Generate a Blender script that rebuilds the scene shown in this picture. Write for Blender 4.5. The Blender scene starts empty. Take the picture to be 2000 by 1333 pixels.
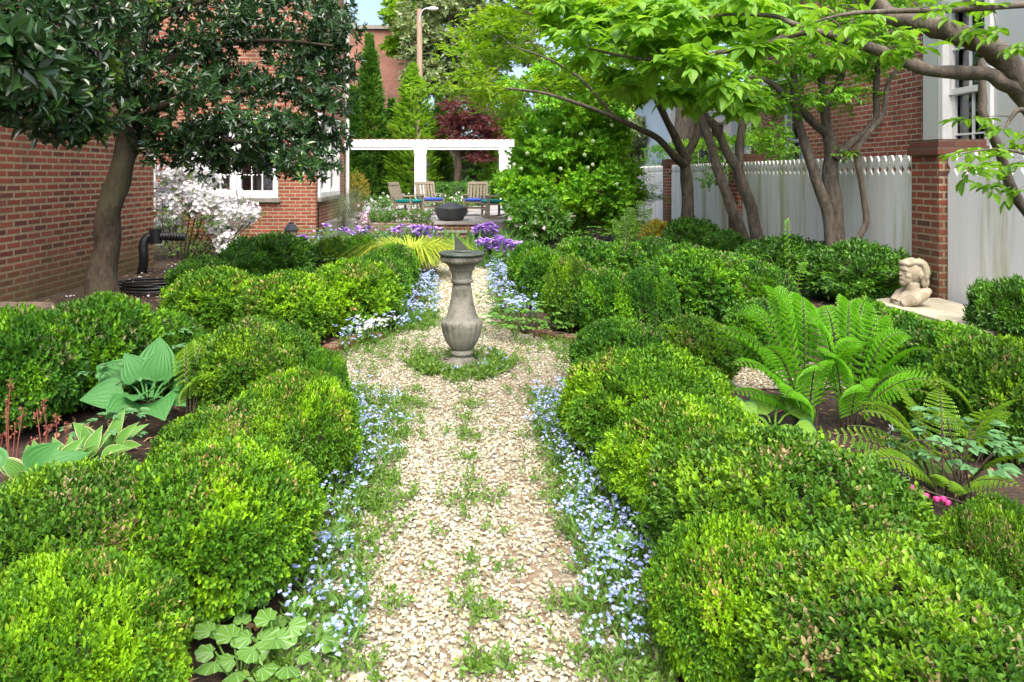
import bpy, math, random
import numpy as np
from mathutils import Vector, Matrix, Euler

RNG = np.random.default_rng(7)
random.seed(7)
F, H, CX, CY = 1390.0, 1.26, 915.0, 340.0        # lens in photo pixels, eye height, vanishing point
scene = bpy.context.scene
COL = scene.collection

def W(px, py, Y):                                   # photo pixel at a known distance -> place in the garden
    return np.array([(px - CX) * Y / F, Y, H - (py - CY) * Y / F])
def G(px, py, z=0.0):                               # photo pixel on ground of height z
    Y = F * (H - z) / (py - CY)
    return np.array([(px - CX) * Y / F, Y, z])
def unit(v):
    return v / np.maximum(np.linalg.norm(v, axis=-1, keepdims=True), 1e-9)
def rvec(n, rng=RNG):
    return unit(rng.normal(size=(n, 3)))
def nz(p, s=0.0):                                   # cheap smooth noise, about -1..1
    x, y, z = p[..., 0] + s * 1.7, p[..., 1] - s * 2.3, p[..., 2] + s * .9
    return (np.sin(1.7*x + 2.1*y + .7) + np.sin(2.3*y - 1.9*z + 1.3 + s) + np.sin(2.0*z + 1.5*x + 2.9)
            + .6*np.sin(4.1*x - 3.3*z + s) + .6*np.sin(3.9*y + 4.3*z + 1.1)) / 3.2

# ------------------------------------------------------------------ mesh builder
class MB:
    def __init__(self): self.ch = []; self.n = 0
    def add(self, V, Fa, mi=0, smooth=False):
        V = np.asarray(V, float).reshape(-1, 3)
        groups = {}
        if isinstance(Fa, np.ndarray): groups[Fa.shape[1]] = Fa
        else:
            for f in Fa: groups.setdefault(len(f), []).append(f)
        for k, fs in groups.items():
            self.ch.append((np.asarray(fs, np.int64) + self.n, mi, smooth))
        self.ch.append((V, None, None)); self.n += len(V)
    def build(self, name, mats, parent=None, origin=None):
        V = np.concatenate([c[0] for c in self.ch if c[1] is None])
        if parent is not None: V = V - np.array(parent['_o'])
        elif origin is not None: V = V - np.asarray(origin)
        fs = [c for c in self.ch if c[1] is not None]
        me = bpy.data.meshes.new(name)
        me.vertices.add(len(V)); me.vertices.foreach_set('co', V.astype(np.float32).ravel())
        idx = np.concatenate([f[0].ravel() for f in fs]).astype(np.int32)
        cnt = np.concatenate([np.full(len(f[0]), f[0].shape[1]) for f in fs])
        me.loops.add(len(idx)); me.loops.foreach_set('vertex_index', idx)
        me.polygons.add(len(cnt))
        me.polygons.foreach_set('loop_start', np.concatenate([[0], np.cumsum(cnt)[:-1]]).astype(np.int32))
        me.polygons.foreach_set('material_index', np.concatenate([np.full(len(f[0]), f[1]) for f in fs]).astype(np.int32))
        me.polygons.foreach_set('use_smooth', np.concatenate([np.full(len(f[0]), f[2]) for f in fs]))
        me.update(calc_edges=True)
        for m in (mats if isinstance(mats, (list, tuple)) else [mats]): me.materials.append(m)
        o = bpy.data.objects.new(name, me); COL.objects.link(o)
        if parent is not None:
            o.parent = parent; o['_o'] = list(parent['_o'])
        elif origin is not None:
            o.location = origin; o['_o'] = [float(a) for a in origin]
        else: o['_o'] = [0.0, 0.0, 0.0]
        return o
    # --- shapes
    def box(self, a, b, mi=0, M=None, bev=0.0):
        (x0, y0, z0), (x1, y1, z1) = a, b
        if bev > 0:
            e = min(bev, .45*min(abs(x1-x0), abs(y1-y0), abs(z1-z0))); vs = []; 
            for ax in range(3):
                for sx in (0, 1):
                    for sy in (0, 1):
                        for sz in (0, 1):
                            p = [[x0, x1][sx], [y0, y1][sy], [z0, z1][sz]]
                            for k, s in enumerate((sx, sy, sz)):
                                if k != ax: p[k] += e if s == 0 else -e
                            vs.append(p)
            V = np.array(vs, float)
            I = lambda ax, sx, sy, sz: ax*8 + sx*4 + sy*2 + sz
            fs = []
            for ax in range(3):
                o1, o2 = [k for k in range(3) if k != ax]
                for s in (0, 1):
                    q = []
                    for (u, v) in ((0, 0), (1, 0), (1, 1), (0, 1)):
                        t = [0, 0, 0]; t[ax] = s; t[o1] = u; t[o2] = v; q.append(I(ax, *t))
                    fs.append(q if (s == 1) != (ax == 1) else q[::-1])
                for u in (0, 1):
                    for v in (0, 1):
                        q = []
                        for s in (0, 1):
                            t = [0, 0, 0]; t[ax] = s; t[o1] = u; t[o2] = v
                            q.append((I(o1, *t), I(o2, *t)))
                        fs.append([q[0][0], q[1][0], q[1][1], q[0][1]])
            for sx in (0, 1):
                for sy in (0, 1):
                    for sz in (0, 1): fs.append([I(0, sx, sy, sz), I(1, sx, sy, sz), I(2, sx, sy, sz)])
        else:
            V = np.array([(x, y, z) for x in (x0, x1) for y in (y0, y1) for z in (z0, z1)], float)
            fs = [(0, 1, 3, 2), (4, 6, 7, 5), (0, 4, 5, 1), (2, 3, 7, 6), (0, 2, 6, 4), (1, 5, 7, 3)]
        if M is not None: V = V @ np.array(M.to_3x3()).T + np.array(M.translation)
        self.add(V, fs, mi)
    def tube(self, pts, rad, n=8, mi=0, caps=True, smooth=True, wob=0.0):
        P = np.asarray(pts, float); m = len(P)
        R = np.broadcast_to(np.asarray(rad, float), (m,))
        T = unit(np.gradient(P, axis=0)); ref = np.array([0, 0, 1.0]) if abs(T[0, 2]) < .8 else np.array([1.0, 0, 0])
        a = np.arange(n) * 2*np.pi/n; V = []
        for i in range(m):
            s = np.cross(T[i], ref); s /= max(np.linalg.norm(s), 1e-9); u = np.cross(s, T[i]); ref = u
            rr = R[i] * (1 + (wob*np.sin(a*2+i*.9)+wob*.7*np.sin(a*3-i*.6) if wob else 0))
            V.append(P[i] + (np.cos(a)*rr)[:, None]*s + (np.sin(a)*rr)[:, None]*u)
        V = np.concatenate(V); i = np.arange(m-1)[:, None]*n; j = np.arange(n)[None]; k = (j+1) % n
        self.add(V, np.stack([i+j, i+k, i+n+k, i+n+j], -1).reshape(-1, 4), mi, smooth)
        if caps: self.add(V[:n], [list(range(n))[::-1]], mi); self.add(V[-n:], [list(range(n))], mi)
    def lathe(self, prof, n=32, c=(0, 0, 0), mi=0, smooth=True, mod=None):
        P = np.asarray(prof, float); m = len(P); a = np.arange(n)*2*np.pi/n
        r = P[:, 0][:, None]*np.ones(n)
        if mod is not None: r = r * mod(a[None], P[:, 1][:, None])
        V = np.stack([r*np.cos(a), r*np.sin(a), P[:, 1][:, None]*np.ones(n)], -1).reshape(-1, 3) + np.array(c)
        i = np.arange(m-1)[:, None]*n; j = np.arange(n)[None]; k = (j+1) % n
        self.add(V, np.stack([i+j, i+k, i+n+k, i+n+j], -1).reshape(-1, 4), mi, smooth)
        self.add(V[-n:], [list(range(n))], mi); self.add(V[:n], [list(range(n))[::-1]], mi)
    def prism(self, poly, d, mi=0):                # poly: closed loop of 3-D points, d: extrusion vector
        P = np.asarray(poly, float); n = len(P); V = np.concatenate([P, P+np.asarray(d)])
        fs = [list(range(n))[::-1], list(range(n, 2*n))] + [[i, (i+1) % n, n+(i+1) % n, n+i] for i in range(n)]
        self.add(V, fs, mi)
    def ell(self, c, r, n=20, m=12, mi=0, M=None, lump=0.0, seed=0, power=2.0):
        th = np.linspace(0.02, np.pi-.02, m); a = np.arange(n)*2*np.pi/n
        D = np.stack([np.sin(th)[:, None]*np.cos(a), np.sin(th)[:, None]*np.sin(a), np.cos(th)[:, None]*np.ones(n)], -1)
        s = sup(D.reshape(-1, 3), power).reshape(m, n, 1)
        V = D*s*np.asarray(r)*(1+lump*nz(D*3, seed))[..., None]
        V = V.reshape(-1, 3)
        if M is not None: V = V @ np.array(M).T
        V = V + np.asarray(c)
        i = np.arange(m-1)[:, None]*n; j = np.arange(n)[None]; k = (j+1) % n
        self.add(V, np.stack([i+j, i+n+j, i+n+k, i+k], -1).reshape(-1, 4), mi, True)
        self.add(V[:n], [list(range(n))], mi); self.add(V[-n:], [list(range(n))[::-1]], mi)

def sup(D, n):
    return 1.0/((D[:, 0]**2+D[:, 1]**2)**(n/2) + np.abs(D[:, 2])**n)**(1/n)

# leaf shapes: u across, v along, w outwards
def tmpl(st, fold=.12, droop=.0, ends=True):        # st: (v, half width) stations between base and tip
    V = [(0, 0, 0)]; 
    for v, hw in st: V += [(0, v, -droop*v*v), (hw, v, fold*hw*2-droop*v*v), (-hw, v, fold*hw*2-droop*v*v)]
    V.append((0, 1, -droop)); t = len(V)-1; Fs = [(0, 2, 1), (0, 1, 3)]
    for i in range(len(st)-1):
        a, b = 1+3*i, 4+3*i
        Fs += [(a, a+1, b+1), (a, b+1, b), (a, b, b+2), (a, b+2, a+2)]
    a = 1+3*(len(st)-1); Fs += [(a, a+1, t), (a, t, a+2)]
    return np.array(V, float), np.array(Fs)
KITE = (np.array([(0, 0, 0), (.5, .45, .08), (0, 1, 0), (-.5, .45, .08)], float), np.array([(0, 1, 2, 3)]))
OVAL = tmpl([(.3, .44), (.72, .40)], .14)
OVATE = tmpl([(.18, .36), (.45, .5), (.75, .27)], .10, .22)
LANCE = tmpl([(.25, .36), (.6, .46), (.85, .25)], .16, .12)
ROUND = tmpl([(.06, .30), (.3, .5), (.65, .48), (.9, .26)], .06, .08)
BLADE = tmpl([(.3, .5), (.7, .36)], .2, .25)

def leaves(mb, P, D, N, L, Wd, t=OVAL, mi=0, smooth=False):
    tv, tf = t; n = len(P)
    if n == 0: return
    D = unit(D); S = np.cross(D, N); S = unit(S + 1e-6); N2 = np.cross(S, D)
    L = np.broadcast_to(np.asarray(L, float), (n,)); Wd = np.broadcast_to(np.asarray(Wd, float), (n,))
    V = (P[:, None] + (tv[None, :, 0]*Wd[:, None])[..., None]*S[:, None]
         + (tv[None, :, 1]*L[:, None])[..., None]*D[:, None] + (tv[None, :, 2]*L[:, None])[..., None]*N2[:, None])
    k = len(tv); Fa = (tf[None] + (np.arange(n)*k)[:, None, None]).reshape(-1, tf.shape[1])
    mb.add(V.reshape(-1, 3), Fa, mi, smooth)

def sprigs(mb, P, A, nl, sl, L, Wd, t=OVAL, mi=0, spread=1.0, mode='round', jit=.25, rng=RNG, lv=.25, droop=0.0):
    n = len(P); A = unit(A)
    up = np.array([0, 0, 1.0]); S = unit(np.cross(A, up + .3*rvec(n, rng))); U = np.cross(S, A)
    ph = rng.uniform(0, 6.28, n)
    for i in range(nl):
        tt = (i+.5)/nl
        B = P + A*(sl*tt)[..., None] if np.ndim(sl) else P + A*sl*tt
        if mode == 'round':
            an = ph + i*2.4; rad = np.cos(an)[:, None]*S + np.sin(an)[:, None]*U
            D = A*(.35+.75*tt) + rad*spread*(1-.4*tt); N = A + .6*up
        elif mode == 'whorl':
            an = ph + i*6.283/nl; rad = np.cos(an)[:, None]*S + np.sin(an)[:, None]*U
            B = P + A*rng.uniform(.6, 1, n)[:, None]*sl; D = A*.5 + rad*spread; N = A
        else:
            sg = 1 if i % 2 else -1
            D = A*(.55+.6*tt) + S*sg*spread*(1-.3*tt) - up*droop; N = up + .3*U
        D = unit(D) + jit*rvec(n, rng)
        sc = rng.uniform(1-lv, 1+lv, n)
        leaves(mb, B, D, N + jit*rvec(n, rng), L*sc, Wd*sc, t, mi)

def smooth_path(pts, rad, k=4):
    P = np.asarray(pts, float); R = np.asarray(rad, float); n = len(P); out = []; ro = []
    for i in range(n-1):
        p0, p1, p2, p3 = P[max(i-1, 0)], P[i], P[i+1], P[min(i+2, n-1)]
        for j in range(k):
            t = j/k; out.append(.5*(2*p1+(p2-p0)*t+(2*p0-5*p1+4*p2-p3)*t*t+(3*p1-p0-3*p2+p3)*t**3)); ro.append(R[i]+(R[i+1]-R[i])*t)
    out.append(P[-1]); ro.append(R[-1]); return np.array(out), np.array(ro)

# ------------------------------------------------------------------ objects
def tag(o, label=None, cat=None, group=None, kind=None):
    if label: o['label'] = label
    if cat: o['category'] = cat
    if group: o['group'] = group
    if kind: o['kind'] = kind
    return o
def thing(name, label, cat, loc=(0, 0, 0), group=None):
    o = bpy.data.objects.new(name, None); o.empty_display_size = .1; COL.objects.link(o)
    o.location = tuple(float(a) for a in loc); o['_o'] = [float(a) for a in loc]
    return tag(o, label, cat, group)
def dup(root, loc, rotz=0.0, scale=(1, 1, 1), label=None, group=None, color=None):
    r = root.copy(); COL.objects.link(r); r.location = loc; r.rotation_euler = (0, 0, rotz); r.scale = scale
    if label: r['label'] = label
    if group: r['group'] = group
    if color: r.color = color
    for ch in list(root.children):
        c = ch.copy(); COL.objects.link(c); c.parent = r
        if color: c.color = color
        for g in ch.children:
            d = g.copy(); COL.objects.link(d); d.parent = c
            if color: d.color = color
    return r

# ------------------------------------------------------------------ materials
def new_mat(name):
    m = bpy.data.materials.new(name); m.use_nodes = True; nt = m.node_tree; nt.nodes.clear()
    o = nt.nodes.new('ShaderNodeOutputMaterial'); return m, nt, o
def nd(nt, t, **kw):
    n = nt.nodes.new(t)
    for k, v in kw.items():
        if k in n.inputs: n.inputs[k].default_value = v
        else: setattr(n, k, v)
    return n
def ramp(nt, fac, stops):
    r = nt.nodes.new('ShaderNodeValToRGB'); e = r.color_ramp.elements
    while len(e) < len(stops): e.new(.5)
    while len(e) > len(stops): e.remove(e[-1])
    for el, (p, c) in zip(e, stops): el.position = p; el.color = (*c, 1)
    nt.links.new(fac, r.inputs[0]); return r.outputs[0]
def mix(nt, fac, a, b, mode='MIX'):
    m = nt.nodes.new('ShaderNodeMix'); m.data_type = 'RGBA'; m.blend_type = mode
    for s, v in ((0, fac), (6, a), (7, b)):
        if hasattr(v, 'is_output'): nt.links.new(v, m.inputs[s])
        else: m.inputs[s].default_value = v if s == 0 else (*v, 1)
    return m.outputs[2]
def math_(nt, op, a, b=0.0, c=None):
    m = nt.nodes.new('ShaderNodeMath'); m.operation = op; m.use_clamp = False
    for i, v in enumerate((a, b) if c is None else (a, b, c)):
        if hasattr(v, 'is_output'): nt.links.new(v, m.inputs[i])
        else: m.inputs[i].default_value = v
    return m.outputs[0]
def noise(nt, vec, scale, detail=3, rough=.5, dist=0):
    n = nd(nt, 'ShaderNodeTexNoise', Scale=scale, Detail=detail, Roughness=rough, Distortion=dist)
    if vec is not None: nt.links.new(vec, n.inputs['Vector'])
    return n.outputs['Fac']
def sstep(nt, v, a, b):
    m = nt.nodes.new('ShaderNodeMapRange'); m.interpolation_type = 'SMOOTHSTEP'
    nt.links.new(v, m.inputs[0]); m.inputs[1].default_value = a; m.inputs[2].default_value = b; return m.outputs[0]

def leaf_mat(name, cols, young=None, yfac=(.5, .65), yscale=6, brown=None, rough=.45, trans=.3, spec=.4, topbrown=True):
    m, nt, out = new_mat(name); g = nd(nt, 'ShaderNodeNewGeometry'); tc = nd(nt, 'ShaderNodeTexCoord')
    oi = nd(nt, 'ShaderNodeObjectInfo')
    rnd = g.outputs['Random Per Island']
    k = len(cols); c = ramp(nt, rnd, [(i/max(k-1, 1), cc) for i, cc in enumerate(cols)])
    off = nd(nt, 'ShaderNodeVectorMath', operation='ADD'); nt.links.new(tc.outputs['Object'], off.inputs[0])
    cv = nd(nt, 'ShaderNodeCombineXYZ'); rr = math_(nt, 'MULTIPLY', oi.outputs['Random'], 37.0)
    for i in range(3): nt.links.new(rr, cv.inputs[i])
    nt.links.new(cv.outputs[0], off.inputs[1]); vec = off.outputs[0]
    r2 = math_(nt, 'FRACT', math_(nt, 'MULTIPLY', rnd, 17.31))
    if young:
        f = math_(nt, 'ADD', noise(nt, vec, yscale, 2), math_(nt, 'MULTIPLY', math_(nt, 'SUBTRACT', r2, .5), .22))
        c = mix(nt, sstep(nt, f, *yfac), c, young)
    if brown:
        f = math_(nt, 'ADD', noise(nt, vec, 4.5, 3), math_(nt, 'MULTIPLY', math_(nt, 'SUBTRACT', r2, .5), .55))
        if topbrown:
            sx = nd(nt, 'ShaderNodeSeparateXYZ'); nt.links.new(tc.outputs['Generated'], sx.inputs[0])
            f = math_(nt, 'ADD', f, math_(nt, 'MULTIPLY', math_(nt, 'SUBTRACT', sx.outputs[2], .75), .25))
        c = mix(nt, sstep(nt, f, .77, .83), c, brown)
    c = mix(nt, 1.0, c, oi.outputs['Color'], 'MULTIPLY')
    p = nd(nt, 'ShaderNodeBsdfPrincipled', Roughness=rough); p.inputs['Specular IOR Level'].default_value = spec
    nt.links.new(c, p.inputs['Base Color'])
    if trans > 0:
        t = nd(nt, 'ShaderNodeBsdfTranslucent'); nt.links.new(mix(nt, 1.0, c, (1.35, 1.25, .6), 'MULTIPLY'), t.inputs[0])
        s = nd(nt, 'ShaderNodeMixShader', Fac=trans); nt.links.new(p.outputs[0], s.inputs[1]); nt.links.new(t.outputs[0], s.inputs[2])
        nt.links.new(s.outputs[0], out.inputs[0])
    else: nt.links.new(p.outputs[0], out.inputs[0])
    return m

def plain(name, col, rough=.6, col2=None, nscale=8, metal=0, bump=0, bscale=40, spec=.5, stretch=None, stain=None):
    m, nt, out = new_mat(name); tc = nd(nt, 'ShaderNodeTexCoord'); vec = tc.outputs['Object']
    if stretch:
        mp = nd(nt, 'ShaderNodeMapping'); mp.inputs['Scale'].default_value = stretch; nt.links.new(vec, mp.inputs[0]); vec = mp.outputs[0]
    p = nd(nt, 'ShaderNodeBsdfPrincipled', Roughness=rough, Metallic=metal); p.inputs['Specular IOR Level'].default_value = spec
    nt.links.new(p.outputs[0], out.inputs[0])
    c = None
    if col2: c = mix(nt, sstep(nt, noise(nt, vec, nscale, 4, .6), .35, .65), col, col2)
    if stain:
        sc, (a, b), scol = stain
        c = mix(nt, sstep(nt, noise(nt, vec, sc, 5, .65), a, b), c if c is not None else col, scol)
    if c is not None: nt.links.new(c, p.inputs['Base Color'])
    else: p.inputs['Base Color'].default_value = (*col, 1)
    if bump:
        b = nd(nt, 'ShaderNodeBump', Strength=bump, Distance=.01); nt.links.new(noise(nt, vec, bscale, 4, .6), b.inputs['Height']); nt.links.new(b.outputs[0], p.inputs['Normal'])
    return m

def brick_mat(name, cols, mortar, bw=.212, rh=.0685, ms=.009, grime=None, dark=.25, off=(0, 0)):
    m, nt, out = new_mat(name); g = nd(nt, 'ShaderNodeNewGeometry')
    sp = nd(nt, 'ShaderNodeSeparateXYZ'); nt.links.new(g.outputs['Position'], sp.inputs[0])
    sn = nd(nt, 'ShaderNodeSeparateXYZ'); nt.links.new(g.outputs['True Normal'], sn.inputs[0])
    isx = math_(nt, 'GREATER_THAN', math_(nt, 'ABSOLUTE', sn.outputs[0]), .6)
    isz = math_(nt, 'GREATER_THAN', math_(nt, 'ABSOLUTE', sn.outputs[2]), .6)
    def sel(f, a, b): return math_(nt, 'ADD', math_(nt, 'MULTIPLY', f, a), math_(nt, 'MULTIPLY', math_(nt, 'SUBTRACT', 1.0, f), b))
    u = sel(isx, math_(nt, 'ADD', sp.outputs[1], off[0]), math_(nt, 'ADD', sp.outputs[0], off[1])); v = sel(isz, sp.outputs[1], sp.outputs[2])
    cv = nd(nt, 'ShaderNodeCombineXYZ'); nt.links.new(u, cv.inputs[0]); nt.links.new(v, cv.inputs[1])
    wob = nd(nt, 'ShaderNodeVectorMath', operation='MULTIPLY_ADD')
    nz3 = nd(nt, 'ShaderNodeTexNoise', Scale=9.0, Detail=2); nt.links.new(g.outputs['Position'], nz3.inputs['Vector'])
    nt.links.new(nz3.outputs['Color'], wob.inputs[0]); wob.inputs[1].default_value = (.012, .008, 0); nt.links.new(cv.outputs[0], wob.inputs[2])
    b = nd(nt, 'ShaderNodeTexBrick', Scale=1.0); b.offset = .5
    b.inputs['Mortar Size'].default_value = ms; b.inputs['Mortar Smooth'].default_value = .25
    b.inputs['Brick Width'].default_value = bw; b.inputs['Row Height'].default_value = rh
    b.inputs['Color1'].default_value = (0, 0, 0, 1); b.inputs['Color2'].default_value = (1, 1, 1, 1); b.inputs['Mortar'].default_value = (.5, .5, .5, 1)
    nt.links.new(wob.outputs[0], b.inputs['Vector'])
    k = len(cols); bc = ramp(nt, b.outputs['Color'], [(i/(k-1), c) for i, c in enumerate(cols)])
    n1 = noise(nt, g.outputs['Position'], 55, 4, .7)
    bc = mix(nt, math_(nt, 'MULTIPLY', sstep(nt, n1, .4, .7), dark), bc, (.07, .03, .022))
    mc = mix(nt, sstep(nt, noise(nt, g.outputs['Position'], 30, 3), .35, .65), mortar, tuple(a*.68 for a in mortar))
    c = mix(nt, b.outputs['Fac'], bc, mc)
    if grime:
        col, z0, z1, amt = grime
        f = math_(nt, 'MULTIPLY', sstep(nt, math_(nt, 'ADD', sp.outputs[2], math_(nt, 'MULTIPLY', noise(nt, g.outputs['Position'], 1.6, 4, .6), -.9)), z1, z0), amt)
        c = mix(nt, f, c, col)
    n2 = noise(nt, g.outputs['Position'], 1.1, 4, .6)
    c = mix(nt, math_(nt, 'MULTIPLY', sstep(nt, n2, .42, .68), .5), c, (.10, .055, .03))
    p = nd(nt, 'ShaderNodeBsdfPrincipled', Roughness=.85); nt.links.new(c, p.inputs['Base Color'])
    bp = nd(nt, 'ShaderNodeBump', Strength=.7, Distance=.008)
    hgt = math_(nt, 'ADD', math_(nt, 'SUBTRACT', 1.0, b.outputs['Fac']), math_(nt, 'MULTIPLY', n1, .5))
    nt.links.new(hgt, bp.inputs['Height']); nt.links.new(bp.outputs[0], p.inputs['Normal'])
    nt.links.new(p.outputs[0], out.inputs[0]); return m

def bark_mat(name, c1, c2, moss=None, sc=9):
    m, nt, out = new_mat(name); tc = nd(nt, 'ShaderNodeTexCoord'); mp = nd(nt, 'ShaderNodeMapping'); mp.inputs['Scale'].default_value = (3, 3, .8)
    nt.links.new(tc.outputs['Object'], mp.inputs[0]); n = noise(nt, mp.outputs[0], sc, 5, .7)
    c = mix(nt, sstep(nt, n, .35, .65), c1, c2)
    n2 = noise(nt, tc.outputs['Object'], 14, 4, .7)
    c = mix(nt, math_(nt, 'MULTIPLY', sstep(nt, n2, .58, .68), .6), c, tuple(min(1, a*1.7) for a in c2))
    if moss: c = mix(nt, math_(nt, 'MULTIPLY', sstep(nt, noise(nt, tc.outputs['Object'], 2.2, 3), .42, .62), .7), c, moss)
    p = nd(nt, 'ShaderNodeBsdfPrincipled', Roughness=.85); nt.links.new(c, p.inputs['Base Color'])
    b = nd(nt, 'ShaderNodeBump', Strength=.8, Distance=.02); nt.links.new(n, b.inputs['Height']); nt.links.new(b.outputs[0], p.inputs['Normal'])
    nt.links.new(p.outputs[0], out.inputs[0]); return m

def island_mat(name, stops, rough=.8, trans=0, spec=.3):
    m, nt, out = new_mat(name); g = nd(nt, 'ShaderNodeNewGeometry'); c = ramp(nt, g.outputs['Random Per Island'], stops)
    p = nd(nt, 'ShaderNodeBsdfPrincipled', Roughness=rough); p.inputs['Specular IOR Level'].default_value = spec; nt.links.new(c, p.inputs['Base Color'])
    if trans:
        t = nd(nt, 'ShaderNodeBsdfTranslucent'); nt.links.new(c, t.inputs[0]); s = nd(nt, 'ShaderNodeMixShader', Fac=trans)
        nt.links.new(p.outputs[0], s.inputs[1]); nt.links.new(t.outputs[0], s.inputs[2]); nt.links.new(s.outputs[0], out.inputs[0])
    else: nt.links.new(p.outputs[0], out.inputs[0])
    return m

def glass_mat(name):
    m, nt, out = new_mat(name)
    a = nd(nt, 'ShaderNodeBsdfGlossy', Roughness=.02); a.inputs[0].default_value = (.9, .95, 1, 1)
    t = nd(nt, 'ShaderNodeBsdfTransparent'); fr = nd(nt, 'ShaderNodeFresnel', IOR=1.5)
    s = nd(nt, 'ShaderNodeMixShader'); f = math_(nt, 'ADD', math_(nt, 'MULTIPLY', fr.outputs[0], 1.0), .10)
    nt.links.new(f, s.inputs[0]); nt.links.new(t.outputs[0], s.inputs[1]); nt.links.new(a.outputs[0], s.inputs[2]); nt.links.new(s.outputs[0], out.inputs[0]); return m

M = {}
M['box'] = leaf_mat('boxwood leaves', [(.028, .095, .010), (.045, .15, .010), (.08, .22, .014), (.035, .12, .016)], young=(.17, .37, .012), yfac=(.46, .66), yscale=5, brown=(.28, .255, .13), rough=.5, spec=.3, trans=.25)
M['boxd'] = leaf_mat('dark evergreen leaves', [(.03, .10, .012), (.05, .15, .014), (.07, .20, .016)], young=(.11, .28, .016), yfac=(.5, .66), yscale=5, rough=.35, trans=.2)
M['gold'] = leaf_mat('golden leaves', [(.36, .26, .02), (.30, .30, .03), (.45, .30, .02), (.2, .28, .03)], trans=.25)
M['lime'] = leaf_mat('lime leaves', [(.34, .45, .03), (.45, .53, .05), (.24, .38, .03)], trans=.25)
M['mag'] = leaf_mat('glossy dark leaves', [(.018, .05, .014), (.028, .075, .02), (.04, .10, .025), (.022, .06, .022)], young=(.14, .26, .03), yfac=(.70, .74), yscale=2.5, rough=.22, trans=.1, spec=.6)
M['dog'] = leaf_mat('dogwood leaves', [(.12, .29, .02), (.17, .37, .03), (.23, .44, .045), (.13, .31, .025)], rough=.45, trans=.5)
M['map'] = leaf_mat('maple leaves', [(.12, .28, .012), (.18, .36, .014), (.24, .42, .02), (.10, .24, .015)], young=(.30, .46, .02), yfac=(.52, .65), yscale=.9, trans=.45)
M['hort'] = leaf_mat('shade dogwood leaves', [(.10, .28, .018), (.15, .36, .022), (.20, .43, .03)], trans=.4)
M['vib'] = leaf_mat('viburnum leaves', [(.11, .33, .02), (.16, .42, .025), (.20, .48, .03)], young=(.30, .58, .03), yfac=(.5, .64), yscale=1.6, trans=.3)
M['conif'] = leaf_mat('conifer sprays', [(.05, .14, .018), (.075, .20, .02), (.10, .25, .02)], young=(.18, .36, .025), yfac=(.5, .66), yscale=.8, trans=.2, rough=.6)
M['horn'] = leaf_mat('hornbeam leaves', [(.16, .33, .03), (.22, .42, .04), (.28, .5, .06)], trans=.35)
M['mgv'] = leaf_mat('pale tree leaves', [(.09, .17, .04), (.2, .28, .10), (.42, .46, .26), (.13, .22, .06), (.32, .38, .17)], trans=.25)
M['red'] = leaf_mat('red maple leaves', [(.08, .025, .025), (.13, .035, .035), (.19, .06, .05)], trans=.35)
M['fern'] = leaf_mat('fern fronds', [(.14, .42, .02), (.18, .48, .022), (.24, .54, .03)], trans=.4)
M['fern2'] = leaf_mat('young fern fronds', [(.18, .34, .02), (.24, .42, .03), (.15, .32, .03)], trans=.4)
M['host'] = leaf_mat('hosta leaves', [(.05, .19, .045), (.07, .23, .055), (.085, .26, .07)], rough=.58, trans=.25)
M['iris'] = leaf_mat('iris blades', [(.08, .2, .05), (.12, .27, .06), (.16, .33, .06)], trans=.25)
M['herb'] = leaf_mat('low herb leaves', [(.07, .18, .025), (.11, .25, .035), (.15, .3, .05)], trans=.3)
M['herbb'] = leaf_mat('blue green leaves', [(.10, .24, .09), (.13, .29, .11), (.08, .2, .07)], trans=.3)
M['weed'] = leaf_mat('weed leaves', [(.08, .18, .025), (.13, .26, .03), (.18, .3, .05)], trans=.3)
M['rosem'] = leaf_mat('rosemary leaves', [(.13, .17, .09), (.17, .22, .11), (.10, .14, .06)], trans=.1)
M['twig'] = bark_mat('twigs', (.05, .04, .025), (.10, .075, .045))
M['core'] = plain('inner twigs', (.030, .045, .014), .9, (.05, .05, .022), 30, bump=1, bscale=60)
M['bark'] = bark_mat('grey brown bark', (.055, .045, .032), (.13, .108, .08), sc=7)
M['barkm'] = bark_mat('mossy bark', (.03, .021, .013), (.075, .056, .033), moss=(.05, .05, .018))
M['barkd'] = bark_mat('dark bark', (.05, .035, .025), (.12, .09, .06))
M['brickA'] = brick_mat('old red brick', [(.09, .022, .014), (.20, .04, .02), (.25, .055, .027), (.29, .07, .035)], (.36, .28, .16), grime=((.12, .10, .035), -.5, .15, .75), ms=.014)
M['brickB'] = brick_mat('orange red brick', [(.19, .042, .02), (.27, .068, .034), (.33, .092, .048), (.24, .058, .028)], (.44, .35, .23), dark=.15, off=(.07, .02), ms=.011)
M['brickC'] = brick_mat('street brick', [(.17, .04, .025), (.30, .075, .045), (.38, .11, .06)], (.50, .43, .34), dark=.25)
M['brickP'] = brick_mat('pier brick', [(.05, .02, .016), (.22, .042, .02), (.27, .052, .022), (.16, .035, .02)], (.36, .30, .19), grime=((.08, .06, .022), -.3, .4, .55), ms=.011)
M['brickK'] = brick_mat('mossy cap brick', [(.05, .018, .013), (.13, .03, .018), (.10, .04, .02)], (.10, .08, .05), ms=.008)
M['brickH'] = brick_mat('far brick', [(.28, .10, .06), (.36, .14, .09)], (.42, .3, .22), dark=.05)
M['white'] = plain('white paint', (.80, .80, .77), .45, (.74, .74, .70), 3)
M['trim'] = plain('cream trim paint', (.56, .57, .54), .5)
M['glass'] = glass_mat('window glass')
M['room'] = plain('dim room', (.10, .085, .07), .9)
M['curt'] = plain('grey curtain', (.35, .35, .35), .9, (.24, .24, .25), 20, stretch=(6, 6, .2))
M['sill'] = plain('sill stone', (.27, .25, .21), .8, (.20, .19, .16), 9)
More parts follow.
